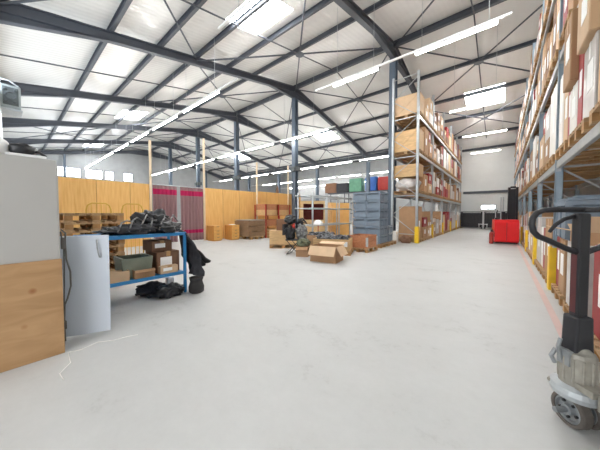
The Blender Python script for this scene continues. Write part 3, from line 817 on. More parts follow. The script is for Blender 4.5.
# frame bow and forks run back towards the camera's right, along local +y
bm = B(); prism(bm, [(-.28, .06), (.28, .06), (.28, .16), (.22, .2), (.1, .3), (-.1, .3), (-.22, .2), (-.28, .16)], .36, .42, 'y'); rbox(bm, -.05, .05, .14, .36, .2, .29, .01)
box(bm, -.07, .07, .05, .14, .265, .3); obj('chassis', bm, 'pump', PT)
bm = B(); tube(bm, [(.1, .02, .235), (.085, -.075, .235), (.0, -.115, .235), (-.08, -.1, .235), (-.12, -.03, .235), (-.12, .1, .235)], .015, 8); obj('bumper', bm, 'pump', PT)
for sx in (-1, 1):
    bm = B(); rbox(bm, sx * .2 - .08, sx * .2 + .08, .42, 1.55, .07, .12, .012); obj('fork', bm, 'pump', PT)
    bm = B(); lathe(bm, [(.035, -.04), (.035, .04)], 16, Matrix.Translation((sx * .2, 1.2, .035)) @ Matrix.Rotation(PI / 2, 4, 'Y')); obj('roller', bm, 'black_rubber', PT)
# drawbar
bm = B(); prism(bm, [(-.062, .44), (.062, .44), (.055, .5), (.048, .68), (-.048, .68), (-.055, .5)], -.05, .04, 'y'); obj('drawbar_foot', bm, 'black', PT, bevel=.012)
bm = B(); rbox(bm, -.036, .036, -.03, .02, .66, 1.30, .012); obj('drawbar', bm, 'handle', PT)
M['drawbar_red'] = mat('dark maroon edge paint', rgb(86, 40, 42), .5, 0, .1, 8.)
bm = B(); box(bm, .0362, .0375, -.02, .01, .7, 1.05); obj('drawbar_edge', bm, 'drawbar_red', PT)
pts = [(0, 1.318), (.17, 1.32), (.235, 1.316), (.275, 1.30), (.298, 1.268), (.302, 1.23), (.292, 1.19), (.262, 1.16), (.2, 1.135), (.1, 1.09), (.02, 1.06)]
bm = B()
for s in (-1, 1): tube(bm, [(s * x, 0, z) for x, z in pts], .0165, 10)
obj('handle_loop', bm, 'handle', PT, smooth=True)
bm = B(); tube(bm, [(.03, -.015, 1.28), (.09, -.02, 1.262), (.14, -.02, 1.228), (.175, -.02, 1.185)], [.014, .012, .011, .009], 8); obj('lever', bm, 'handle', PT, smooth=True)

# ------------------------------------------------------------------ red stacker in the aisle
ST = thing('stacker_truck', 'red electric stacker with black mast standing in the far aisle', 'stacker truck', (.12, 13.6, 0), math.radians(8))
bm = B(); prism(bm, [(-.32, .07), (.36, .07), (.4, .12), (.4, .92), (.36, 1.02), (-.26, 1.02), (-.36, .9), (-.38, .12)], -.4, .4, 'x'); obj('body', bm, 'red_paint', ST, bevel=.02)
for v in ST.children: pass
bm = B(); box(bm, -.005, .005, -.384, -.37, .15, .9); obj('panel_gap', bm, 'black', ST)
bm = B(); box(bm, -.36, .36, -.34, .34, .02, .068); obj('skirt', bm, 'black', ST)
bm = B()
for x in (.14, .40): box(bm, x, x + .08, .42, .54, .02, 2.42)
for z in (.3, 1.2, 2.38): box(bm, .22, .40, .44, .52, z, z + .08)
box(bm, .22, .40, .46, .5, .4, 2.35)
obj('mast', bm, 'black', ST)
bm = B(); tube(bm, [(-.28, .38, 1.02), (-.28, .42, 1.6), (-.24, .42, 1.66)], .018, 8); tube(bm, [(-.1, .38, 1.02), (-.1, .42, 2.0)], .02, 8); tube(bm, [(-.02, .38, 1.02), (-.02, .42, 2.0)], .02, 8)
obj('lift_cylinder', bm, 'galv', ST)
bm = B(); rbox(bm, -.36, -.22, -.1, .1, 1.02, 1.1, .02); tube(bm, [(-.3, -.05, 1.08), (-.32, -.18, 1.3), (-.3, -.24, 1.42)], .02, 8); rbox(bm, -.12, .0, -.02, .14, 1.02, 1.36, .02)
obj('control_tiller', bm, 'black', ST)
for x in (-.3, .1):
    bm = B(); rbox(bm, x, x + .15, .55, 1.65, .05, .1, .01); obj('fork', bm, 'black', ST)
bm = B(); box(bm, -.28, .3, .54, .6, .05, .5); obj('fork_carriage', bm, 'black', ST)
# red hand tool holder with a fire extinguisher-like cylinder at its left
bm = B(); lathe(bm, [(.06, 0), (.07, .02), (.07, .42), (.05, .48), (.02, .5), (.02, .56)], 16); 
fe = thing('fire_extinguisher', 'red extinguisher standing on floor left of the red stacker', 'extinguisher', (-.33, 13.15, 0))
obj('cylinder', bm, 'red_dull', fe)
bm = B(); rbox(bm, -.03, .05, -.02, .02, .5, .6, .008); tube(bm, [(.03, 0, .56), (.09, 0, .5), (.1, 0, .3)], .01, 6); obj('valve', bm, 'black', fe)

# black mesh cages by the far wall
def cage(label, loc, w, d, h):
    t = thing('mesh_cage', label, 'cage', loc, math.radians(0), 'black mesh cages by the far wall')
    bm = B()
    for x in (-w / 2, w / 2 - .05):
        for y in (-d / 2, d / 2 - .05): box(bm, x, x + .05, y, y + .05, 0, h)
    for z in (.12, h - .05):
        for y in (-d / 2, d / 2 - .05): box(bm, -w / 2 + .05, w / 2 - .05, y, y + .05, z, z + .05)
        for x in (-w / 2, w / 2 - .05): box(bm, x, x + .05, -d / 2 + .05, d / 2 - .05, z, z + .05)
    obj('frame', bm, 'black', t)
    bm = B(); n = int(w / .1)
    for k in range(n + 1):
        x = -w / 2 + .05 + k * (w - .1) / n
        for y in (-d / 2 + .02,): tube(bm, [(x, y, .15), (x, y, h - .03)], .012, 5)
    for k in range(1, 12):
        z = .15 + k * (h - .2) / 12
        for y in (-d / 2 + .02,): tube(bm, [(-w / 2 + .03, y, z), (w / 2 - .03, y, z)], .012, 5)
    obj('mesh', bm, 'black', t)
    bm = B(); box(bm, -w / 2 + .06, w / 2 - .06, -d / 2 + .06, d / 2 - .06, .13, h * .92); obj('lining', bm, 'black', t)
    return t
cage('black mesh cage by far wall beside the left rack', (-1.98, 25.2, 0), 1.45, .8, 1.42)
cage('black mesh cage by far wall behind the red stacker', (-.32, 25.2, 0), 1.55, .8, 1.42)
bm = B(); box(bm, -.3, .3, -.2, .2, .38, .42)
for x in (-.27, .24):
    for y in (-.17, .14): box(bm, x, x + .03, y, y + .03, 0, .38)
tag(obj('stool', bm, 'white_plastic', loc=(-1.15, 24.4, 0)), 'small white stool on the floor before the two black cages', 'stool')

# ------------------------------------------------------------------ yellow partition and curtains
PX = -10.9
bm = B()
for ya, yb, h in ((.05, 3.66, 2.46), (6.02, 9.2, 2.5), (9.2, 13.2, 2.56)):
    box(bm, PX - .06, PX, ya, yb, 0, h)
part = struct('wall_partition', bm, 'partition')
for y, z in ((3.7, 4.2), (5.98, 4.8), (9.2, 4.2), (11.85, 4.4)):
    bm = B(); rbox(bm, PX + .002, PX + .075, y - .04, y + .04, 0, z, .006, 1); obj('post', bm, 'wood_post', part)
bm = B(); tube(bm, [(PX + .04, 3.75, 2.47), (PX + .04, 5.93, 2.47)], .02, 8)
tag(obj('curtain_rod', bm, 'galv'), 'metal rod above the gap in the yellow partition', 'curtain rod')
def curtain(label, ya, yb, z0, ztop, seed):
    bm = B(); n, mrows = 90, 14; V = []
    for k in range(n + 1):
        u = k / n; row = []
        for j in range(mrows + 1):
            w = j / mrows; z = z0 + (ztop - z0) * w
            amp = .05 * (1 - .45 * w)
            ph = seed + 2 * PI * 6.5 * u + .8 * noise.noise(Vector((u * 3, w * 1.5, seed)))
            x = PX + .03 + amp * math.sin(ph) + .02 * math.sin(ph * .37 + 2 * w)
            row.append(bm.verts.new((x, ya + (yb - ya) * u + .015 * math.sin(ph * .5) * (1 - w), z)))
        V.append(row)
    for k in range(n):
        for j in range(mrows): bm.faces.new((V[k][j], V[k + 1][j], V[k + 1][j + 1], V[k][j + 1]))
    o = obj('curtain', bm, 'curtain', smooth=True)
    s = o.modifiers.new('thickness', 'SOLIDIFY'); s.thickness = .006
    return tag(o, label, 'curtain', 'mauve curtains in the partition gap')
curtain('left mauve curtain with magenta bands beside the black heap on bench', 3.76, 4.74, .05, 2.44, 1.)
curtain('right mauve curtain with magenta bands, next to the drawer pedestals', 4.86, 5.94, .05, 2.44, 2.6)

# ------------------------------------------------------------------ left foreground: grey cabinet, board, low cabinet with open door
CT = thing('tall_cabinet', 'tall plain grey cabinet at left edge behind the knotty board', 'cabinet', (-3.16, -.2, 0))
bm = B(); rbox(bm, -.24, 0, -.62, .50, 0, 1.785, .004, 1); obj('body', bm, 'cab_grey', CT)
bm = B(); box(bm, -.235, -.005, .5002, .508, .08, 1.74); obj('door', bm, 'cab_grey', CT)
bm = B(); box(bm, -.0105, .0105, -.53, .495, 0, .875)
bo = obj('wooden_board', bm, 'board', bevel=.003, loc=(-3.145 + .0, -.18, 0.003)); bo.rotation_euler = (0, 0, 0)
bo.location = (-3.115, -.18, .001); bo.rotation_euler = (0, -math.radians(2.0), 0)
tag(bo, 'knotty pine board leaning against the tall grey cabinet', 'board')
LC = thing('low_cabinet', 'low pale cabinet with its door standing open, right of tall grey cabinet', 'cabinet', (-3.9, -.02, 0))
bm = B(); x0, x1, y0, y1, zb, zt = -.42, .44, -.5, .3, .03, 1.06
box(bm, x0, x0 + .018, y0, y1, zb, zt); box(bm, x1 - .018, x1, y0, y1, zb, zt); box(bm, x0 + .018, x1 - .018, y0, y0 + .018, zb, zt)
box(bm, x0 + .018, x1 - .018, y0 + .018, y1, zb, zb + .02); box(bm, x0 + .018, x1 - .018, y0 + .018, y1, zt - .02, zt); box(bm, x0 + .018, x1 - .018, y0 + .018, y1 - .02, .5, .518)
box(bm, x0 + .03, x1 - .03, y0 + .03, y1 - .05, 0, zb); obj('body', bm, 'cab_door', LC)
bm = B(); rbox(bm, .44, .458, .31, .76, .03, 1.065, .003, 1); dr = obj('door', bm, 'cab_door', LC)
HP = Vector((.449, .31, 0)); dr.data.transform(Matrix.Translation(-HP)); dr.location = HP; dr.rotation_euler = (0, 0, math.radians(-27))
bm = B(); tube(bm, [(.458, .685, .83), (.478, .685, .84), (.486, .68, .87), (.488, .672, .93), (.482, .665, .99), (.47, .662, 1.01), (.458, .66, 1.015)], .007, 8)
hd = obj('handle', bm, 'hub', dr, smooth=True); hd.data.transform(Matrix.Translation(-HP))
bm = B()
for z in (.15, .95): rbox(bm, .425, .447, .296, .318, z, z + .06, .003, 1)
obj('hinge', bm, 'galv', LC)
# cable hanging along the cabinet edge
bm = B(); tube(bm, [(-3.3, .33, 1.14), (-3.28, .36, 1.10), (-3.28, .355, 1.0), (-3.27, .36, .85), (-3.27, .385, .72), (-3.26, .385, .58), (-3.27, .36, .46), (-3.28, .34, .40), (-3.3, .335, .2), (-3.31, .34, .03)], .0075, 8)
tube(bm, [(-3.3, .325, 1.12), (-3.285, .345, .98), (-3.285, .345, .8), (-3.285, .338, .5), (-3.29, .335, .25)], .006, 8)
rbox(bm, -3.3, -3.26, .325, .355, .95, 1.06, .006); rbox(bm, -3.3, -3.265, .32, .35, .16, .24, .005)
tag(obj('power_cable', bm, 'cable', smooth=False), 'grey cables hanging down the gap beside the pale open door', 'cable')
# strings on the floor
def string(label, pts):
    bm = B(); tube(bm, [(x, y, .004) for x, y in pts], .0032, 6); tag(obj('string', bm, 'string', smooth=True), label, 'string', 'white strings on the floor')
string('long white string looping on floor under the pale door', [(-3.08, .33), (-3.05, .42), (-3.1, .55), (-3.02, .66), (-3.0, .78), (-2.96, .86)])
string('short white string lying on floor before the knotty board', [(-3.05, .33), (-2.85, .32), (-2.72, .24), (-2.6, .25)])

# things on the tall cabinet
bm = B(); blob(bm, (0, 0, .07), (.1, .17, .12), .08, 1.5, 2, 3, 0.)
tag(obj('white_bag', bm, 'white_plastic', smooth=True, loc=(-3.27, -.13, 1.786)), 'rounded white bag on the tall grey cabinet', 'bag')
bm = B(); rbox(bm, -.08, .08, -.11, .13, 0, .025, .008); tag(obj('tray', bm, 'white_plastic', loc=(-3.26, .11, 1.786)), 'flat white tray on the tall grey cabinet', 'tray')
bm = B(); blob(bm, (0, 0, .04), (.07, .085, .06), .2, 2.5, 4, 3, 0.); tube(bm, [(.0, .06, .04), (.01, .1, .035), (.02, .14, .0)], .012, 8)
tag(obj('cap', bm, 'black_sack', smooth=True, loc=(-3.25, .1, 1.812)), 'small black cap lying on the white tray', 'cap')

# heater hung on the near wall, high up left
HT = thing('hanging_unit_heater', 'grey unit heater hung high on the wall at far left', 'heater', (-12., -.07, 4.52))
bm = B(); rbox(bm, -.3, .3, .01, .43, 0, .72, .03); obj('casing', bm, 'heater', HT)
bm = B(); box(bm, .3005, .315, .06, .38, .1, .64)
for yy, zz in ((.1, .56), (.32, .56), (.3, .2), (.12, .2)): lathe(bm, [(.045, 0), (.045, .05), (.02, .06)], 14, Matrix.Translation((.315, yy, zz)) @ Matrix.Rotation(PI / 2, 4, 'Y'))
lathe(bm, [(.13, 0), (.14, .03), (.1, .035), (.09, .01)], 20, Matrix.Translation((.315, .22, .38)) @ Matrix.Rotation(PI / 2, 4, 'Y'))
obj('grille', bm, 'heater_dark', HT)
bm = B(); rbox(bm, -.3, .34, .02, .46, -.06, -.002, .01); obj('drip_tray', bm, 'galv', HT)
bm = B(); tube(bm, [(-.25, .008, .86), (.25, .02, .86), (.28, .2, .84), (.28, .38, .72)], .02, 8); tube(bm, [(-.25, .008, .86), (-.25, .2, .71)], .02, 8); obj('bracket', bm, 'galv', HT)

# ------------------------------------------------------------------ blue workbench
BX0, BX1, BY0, BY1 = -4.62, -3.96, .62, 1.82
ZT, ZS = .99, .36
WBn = thing('workbench', 'blue steel workbench with lower shelf, loaded with black sacks', 'workbench', ((BX0 + BX1) / 2, (BY0 + BY1) / 2, 0))
hx, hy = (BX1 - BX0) / 2, (BY1 - BY0) / 2
bm = B(); rbox(bm, -hx, hx, -hy, hy, ZT - .05, ZT, .006, 1); obj('top', bm, 'bench_blue', WBn)
bm = B(); rbox(bm, -hx + .001, hx - .001, -hy + .001, hy - .001, ZS - .05, ZS, .006, 1); obj('shelf', bm, 'bench_blue', WBn)
for sx in (-1, 1):
    for sy in (-1, 1):
        x, y = sx * (hx - .02), sy * (hy + .02)
        bm = B(); rbox(bm, x - .022, x + .022, y - .019, y + .02, 0, ZT - .001, .004, 1); obj('leg', bm, 'bench_blue', WBn)
cxB, cyB = (BX0 + BX1) / 2, (BY0 + BY1) / 2
def sack(name, label, loc, rad, seed, m='black_sack', amp=.35, freq=2.2, group=None, cat='sack', flo=0., mtx=None, sub=4):
    bm = B(); blob(bm, (0, 0, rad[2] * .75), rad, amp, freq, seed, sub, flo, mtx)
    return tag(obj(name, bm, m, smooth=True, loc=loc), label, cat, group)
sack('sack', 'low crumpled black sack at the left end of bench top', (-4.3, 1.0, ZT + .002), (.2, .2, .06), 1, amp=.5, group='black sacks on the bench')
sack('sack', 'tallest crumpled black sack in the middle of bench top', (-4.4, 1.5, ZT + .002), (.24, .26, .2), 2, amp=.5, group='black sacks on the bench')
sack('sack', 'flat dark cloth bundle on bench top before the tall black sack', (-4.12, 1.22, ZT + .002), (.14, .26, .09), 3, 'dark_cloth', .5, group='black sacks on the bench')
sack('sack', 'crumpled black sack at the right end of bench top', (-4.12, 1.62, ZT + .002), (.2, .2, .1), 6, amp=.5, group='black sacks on the bench')
bm = B()
for k in range(6):
    y = .95 + k * .13; tube(bm, [(-4.0, y, ZT + .05), (-4.06, y + .06, ZT + .17 + .03 * (k % 2)), (-4.2, y + .16, ZT + .2 + .04 * (k % 3)), (-4.3, y + .28, ZT + .17)], .012, 6)
tag(obj('strap', bm, 'grey_cloth', smooth=True), 'grey straps strewn over the black heap on bench', 'strap')
# black plastic sheet draped off the right end: a folded cloth hanging from the bench corner and kicking outwards
def drape(P00, P01, P10, P11, sag, fold, nf, seed, n=36):
    bm = B(); V = []
    for a in range(n + 1):
        u = a / n; row = []
        for c in range(n + 1):
            v = c / n
            p = Vector(P00) * (1 - u) * (1 - v) + Vector(P01) * (1 - u) * v + Vector(P10) * u * (1 - v) + Vector(P11) * u * v
            k = math.sin(PI * u) * sag
            w = fold * u * math.sin(2 * PI * nf * v + 2 * u + seed) + .07 * noise.noise(p * 6 + Vector((seed, 0, 0)))
            row.append(bm.verts.new(p + Vector((w * .8 + k * .3, k + w * .5, 0))))
        V.append(row)
    for a in range(n):
        for c in range(n): bm.faces.new((V[a][c], V[a + 1][c], V[a + 1][c + 1], V[a][c + 1]))
    return bm
o = obj('plastic_sheet', drape((-4.25, 1.87, 1.02), (-3.95, 1.87, 1.0), (-4.15, 2.0, .30), (-3.93, 2.3, .46), -.05, .035, 3.3, 1.), 'black_sack', smooth=True)
mm = o.modifiers.new('thickness', 'SOLIDIFY'); mm.thickness = .012
tag(o, 'black plastic sheet draped off right end of the blue bench', 'plastic sheet')
o = obj('plastic_sheet', drape((-4.1, 1.86, .96), (-3.93, 1.85, .98), (-4.02, 1.99, .27), (-3.78, 2.03, .26), .05, .05, 1.6, 3.), 'dark_cloth', smooth=True)
mm = o.modifiers.new('thickness', 'SOLIDIFY'); mm.thickness = .012
tag(o, 'narrow dark cloth hanging down to the black rubber bucket', 'cloth')
bm = B(); lathe(bm, [(.09, .0), (.115, .02), (.12, .1), (.1, .16), (.092, .19), (.105, .22), (.11, .25), (.09, .25), (.08, .2)], 24)
tag(obj('rubber_bucket', bm, 'black_rubber', smooth=True, loc=(-3.84, 1.96, 0)), 'black rubber bucket on floor at right end of bench', 'bucket')
sack('sack', 'black sack lying on the floor under right end of bench', (-4.0, 1.6, .0), (.16, .22, .1), 11, amp=.5, group='black sacks under the bench')
sack('sack', 'dark cloth bundle on floor beneath the bench, right of its middle', (-4.3, 1.45, .0), (.17, .2, .1), 12, 'dark_cloth', .5, group='black sacks under the bench')
bm = B(); rbox(bm, -.06, .06, -.05, .05, 0, .2, .01); tag(obj('canister', bm, 'white_plastic', loc=(-4.35, 1.75, 0)), 'small white canister standing under right end of bench', 'canister')
# shelf contents
z = ZS + .002
bm = B()
prism(bm, [(-.17, 0), (.17, 0), (.2, .27), (.2, .29), (.17, .29), (.15, .02), (-.15, .02), (-.17, .29), (-.2, .29), (-.2, .27)], -.2, .2, 'x')
for a in (-1, 1): prism(bm, [(-.17, 0), (.17, 0), (.198, .285), (-.198, .285)], a * .2 - .006, a * .2 + .006, 'x')
tag(obj('plastic_bin', bm, 'bin_green', loc=(-4.27, 1.2, z)), 'grey green plastic bin on the bench shelf', 'bin')
carton(-4.3, 1.62, z, .48, .34, .33, 'kraft_dark', 'dark brown carton on bench shelf right of the grey green bin', None, 'near', 1)
carton(-4.34, 1.56, z + .3305, .4, .3, .17, 'kraft_dark', 'flat dark brown carton stacked under the bench top', None, 'near', 1)
carton(-4.02, 1.6, z, .09, .26, .12, 'kraft_light', 'small pale carton with label at front right of bench shelf', None, 'near', 1)
flap_carton('carton', 'small open tan carton at front middle of bench shelf', (-4.04, 1.26, z), 0, .14, .26, .12, 'kraft', [('+x', -60, .04)])
flap_carton('carton', 'small open brown carton at front left of bench shelf', (-4.04, .96, z), 0, .14, .22, .14, 'kraft_light', [])
sack('glove_heap', 'heap of green gloves at the left end of bench shelf', (-4.16, .82, z), (.12, .14, .07), 21, 'green', .5, 2.6, cat='gloves')
bm = B(); lathe(bm, [(.05, 0), (.06, .01), (.06, .14), (.035, .17), (.035, .2)], 16)
tag(obj('can', bm, 'red_dull', smooth=False, loc=(-4.36, .86, z)), 'red can on the bench shelf near its left end', 'can')

# ------------------------------------------------------------------ pallet stack and yellow hoop trolleys
for k in range(9):
    pallet(-6.0, .98 + .01 * (k % 2), .1443 * k, (k % 3 - 1) * .006, 'wooden pallet in the stack behind pale door, %s from the bottom' % ORD[k] if k < 8 else 'topmost wooden pallet of the stack behind the pale door', 'pallet stack left of the bench')
def hoop_trolley(label, loc, w):
    t = thing('hoop_trolley', label, 'trolley', loc, PI / 2, 'yellow hoop trolleys by the partition')
    def hoop(y):
        bm = B(); tube(bm, [(-w / 2, y, .17), (-w / 2, y, 1.38), (-w / 2 + .03, y, 1.48), (-w / 2 + .1, y, 1.53), (w / 2 - .1, y, 1.53), (w / 2 - .03, y, 1.48), (w / 2, y, 1.38), (w / 2, y, .17)], .016, 8)
        return bm
    obj('hoop', hoop(0), 'hoop_yellow', t, smooth=True)
    bm = B()
    for k in range(1, 5): tube(bm, [(-w / 2 + k * w / 5, 0, .2), (-w / 2 + k * w / 5, 0, 1.5)], .007, 6)
    tube(bm, [(-w / 2, 0, .9), (w / 2, 0, .9)], .01, 6); obj('bars', bm, 'hoop_yellow', t)
    bm = B(); rbox(bm, -w / 2, w / 2, -.45, .02, .13, .17, .01); obj('platform', bm, 'hoop_yellow', t)
    for x in (-w / 2 + .06, w / 2 - .06):
        for y in (-.38, -.05):
            bm = B(); lathe(bm, [(.06, -.015), (.065, 0), (.06, .015)], 14, Matrix.Translation((x, y, .065)) @ Matrix.Rotation(PI / 2, 4, 'Y')); obj('castor', bm, 'black_rubber', t)
hoop_trolley('yellow hoop trolley behind the pallet stack, nearer the tall cabinet', (-7.3, 1.38, 0), .46)
hoop_trolley('yellow hoop trolley behind the pallet stack, nearer the curtains', (-7.3, 2.06, 0), .46)

# ------------------------------------------------------------------ along the partition: pedestals, sheet stack, shelving
def pedestal(label, loc, rotz):
    t = thing('drawer_pedestal', label, 'drawer unit', loc, rotz, 'beech drawer pedestals by the partition')
    bm = B(); w, d, h = .44, .58, .72
    box(bm, -w / 2, w / 2, -d / 2 + .02, d / 2, .03, h - .025); box(bm, -w / 2 + .02, w / 2 - .02, -d / 2 + .04, d / 2 - .02, 0, .03); obj('body', bm, 'desk_shaded_side', t)
    bm = B(); rbox(bm, -w / 2 - .005, w / 2 + .005, -d / 2, d / 2 + .005, h - .0249, h, .004, 1); obj('top', bm, 'desk', t)
    z = .05
    for hh in (.14, .14, .14, .19):
        bm = B(); rbox(bm, -w / 2 + .008, w / 2 - .008, -d / 2, -d / 2 + .0195, z, z + hh, .003, 1); dd = obj('drawer', bm, 'desk', t)
        bm = B(); box(bm, -.06, .06, -d / 2 - .012, -d / 2 - .0005, z + hh - .035, z + hh - .02); obj('handle', bm, 'heater_dark', dd)
        z += hh + .012
pedestal('beech drawer pedestal next to the right mauve curtain', (-10.4, 6.22, 0), math.radians(92))
pedestal('beech drawer pedestal next to the stack of brown sheets', (-10.2, 7.06, 0), math.radians(92))
bm = B()
for k in range(3): box(bm, -.1, .1, -.13 + .01 * k, .13 - .01 * k, .008 * k, .008 * (k + 1) - .0005)
tag(obj('paper_pile', bm, 'paper', loc=(-10.2, 7.06, .7205)), 'thin pile of white paper on the second pedestal', 'papers')
# sheets on pallet
pallet(-9.95, 7.95, 0, 0, 'wooden pallet under the stack of brown board sheets', 'pallets along the partition')
for k in range(3):
    bm = B(); n = 8
    for j in range(n): box(bm, -.56 + .012 * ((j * 7) % 3), .56 - .012 * ((j * 5) % 3), -.56, .56 - .03 * ((j * 5) % 3), .03 * j, .03 * j + .02)
    box(bm, -.53, .53, -.53, .5, .0, .23)
    for yy in (-.45, -.02, .4): box(bm, -.55, .55, yy, yy + .06, .231, .262)
    tag(obj('sheet_bundle', bm, 'chipboard_dark', loc=(-9.95, 7.98, .145 + k * .2625)), '%s bundle of brown board sheets between drawer pedestals and red shelf rack' % ('bottom', 'middle', 'top')[k], 'board bundle', 'bundles of board sheets')
bm = B(); rbox(bm, -.54, .54, -.56, .56, 0, .025, .004, 1)
tag(obj('cover_board', bm, 'cab_grey', loc=(-9.95, 7.98, .145 + 3 * .2625)), 'thin grey cover board on the brown sheet stack', 'board')
# red post shelving with collars (goods rack) beside it
SR = thing('shelf_rack', 'low red shelf rack with timber frames in front of the yellow partition', 'shelf rack', (-9.85, 9.5, 0))
bm = B()
for x in (-.45, .42):
    for y in (-.95, -.02, .92): pass
for x in (-.45, .4):
    for y in (-.95, -.02, .9):
        bm = B(); box(bm, x, x + .05, y, y + .05, 0, 1.75); obj('post', bm, 'red_dull', SR)
for z in (.62, 1.16):
    bm = B(); box(bm, -.46, .46, -.9, .9, z, z + .03); obj('shelf', bm, 'crate_dark', SR)
def collar(label, loc, sx, sy, h, m, group):
    bm = B(); w = .02
    box(bm, -sx / 2, sx / 2, -sy / 2, -sy / 2 + w, 0, h); box(bm, -sx / 2, sx / 2, sy / 2 - w, sy / 2, 0, h)
    box(bm, -sx / 2, -sx / 2 + w, -sy / 2 + w, sy / 2 - w, 0, h); box(bm, sx / 2 - w, sx / 2, -sy / 2 + w, sy / 2 - w, 0, h)
    for x in (-1, 1):
        for y in (-1, 1): box(bm, x * (sx / 2 - .03) - .03, x * (sx / 2 - .03) + .03, y * (sy / 2 - .03) - .03, y * (sy / 2 - .03) + .03, .02, h - .02)
    box(bm, -sx / 2 + w, sx / 2 - w, -sy / 2 + w, sy / 2 - w, 0, .015)
    o = obj('pallet_collar', bm, m, loc=loc)
    return tag(o, label, 'box', group)
for j, yy in enumerate((-.47, .46)):
    s = ('near', 'far')[j]
    for z, m, hh, nm in ((.6505, 'crate_dark', .3, 'reddish timber frame on lower shelf'), (1.1905, 'crate', .28, 'yellow timber frame on upper shelf')):
        collar('%s, %s half of red shelf rack' % (nm, s), (-9.85, 9.5 + yy, z), .8, .8, hh, m, 'timber frames in the red shelf rack')
    collar('reddish timber frame stacked topmost, %s half of red shelf rack' % s, (-9.85, 9.5 + yy, 1.472), .8, .8, .3, 'crate_dark', 'timber frames in the red shelf rack')
for k in range(3):
    pallet(-9.85, 9.02, .1443 * k, PI / 2 * 0, 'wooden pallet under the red shelf rack, %s' % ('lowest of three', 'middle of three', 'top of three')[k], 'pallets under the red shelf rack')

# ------------------------------------------------------------------ middle: plywood crate, chair heap, boxes
q = pallet(-6.4, 6.75, 0, math.radians(40), 'wooden pallet under the plywood crate left of the black chair', None); q.scale = (.85, .95, 1)
t = crate(-6.4, 6.75, .1455, 1.02, .74, .46, 'crate', 'plywood crate on pallet left of the black folding chair', None, diag=False); t.rotation_euler = (0, 0, math.radians(40))
carton(-6.5, 6.82, .1455 + .492, .5, .4, .42, 'kraft_dark', 'dark brown carton on the plywood crate', None, 'near', 1, math.radians(40))
bm = B(); lathe(bm, [(.06, 0), (.065, .02), (.065, .3), (.03, .36), (.03, .42)], 16)
tag(obj('red_bottle', bm, 'red_dull', loc=(-6.12, 6.98, .638)), 'red bottle on the plywood crate behind the black chair', 'bottle')

FC = thing('folding_chair', 'black folding chair heaped with bags beside the open carton', 'chair', (-5.05, 5.82, 0), math.radians(20))
for sy in (-.2, .2):
    bm = B(); tube(bm, [(-.2, sy, 0.01), (.2, sy, .44)], .013, 8); obj('leg', bm, 'black', FC)
    bm = B(); tube(bm, [(.2, sy * .92, 0.01), (-.2, sy * .92, .44), (-.3, sy * .92, .9)], .013, 8); obj('leg', bm, 'black', FC)
bm = B(); tube(bm, [(.2, -.2, .01), (.2, .2, .01)], .012, 8); tube(bm, [(-.2, -.2, .015), (-.2, .2, .015)], .012, 8); obj('stretcher', bm, 'black', FC)
bm = B(); rbox(bm, -.24, .24, -.22, .22, .44, .475, .015); obj('seat', bm, 'dark_cloth', FC)
bm = B(); rbox(bm, -.34, -.29, -.22, .22, .6, .95, .015); obj('backrest', bm, 'dark_cloth', FC)
G = 'bags heaped on the folding chair'
sack('bag', 'black padded bag on top of the chair heap', (-5.2, 5.78, .98), (.18, .2, .15), 31, amp=.3, group=G, cat='bag', flo=-1)
sack('bag', 'black bag on the left of the chair seat', (-5.12, 5.68, .477), (.17, .16, .24), 32, 'black_sack', .35, group=G, cat='bag')
sack('bag', 'grey mottled bag on the right of the chair heap', (-4.88, 5.96, .477), (.18, .17, .26), 33, 'grey_cloth', .35, group=G, cat='bag')
sack('bag', 'dark bag bulging behind the grey mottled bag', (-5.02, 6.06, .477), (.16, .14, .34), 35, 'black_sack', .4, group=G, cat='bag')
bm = B()
for a, (dx, dy, dz) in enumerate(((.25, .2, .12), (.2, .3, .05), (.1, .34, .16), (-.1, -.3, .12), (.3, .1, .2))):
    tube(bm, [(-5.0, 5.85, .95), (-5.0 + dx * .6, 5.85 + dy * .6, .95 + dz), (-5.0 + dx, 5.85 + dy, .93 + dz * .5)], .016, 6)
tag(obj('strap', bm, 'black', smooth=True), 'black straps sticking out of the chair heap', 'strap')
carton_s = flap_carton('carton', 'small brown carton under the camouflage bag beside black chair', (-4.6, 5.68, 0), math.radians(25), .36, .32, .3, 'kraft', [('-y', -70, .1), ('+x', -75, .1)])
sack('bag', 'camouflage bag resting on the small brown carton', (-4.62, 5.7, .3), (.22, .2, .13), 41, 'camo', .3, cat='bag', flo=0.006)

# large open carton with flaps
flap_carton('carton', 'large open tan carton with front flap folded down, in the middle', (-3.66, 5.56, 0), math.radians(10), .74, .56, .42, 'kraft', [('-y', -58, .27), ('+x', -60, .27), ('+y', 15, .2), ('-x', -40, .1)], None, 'kraft_light')
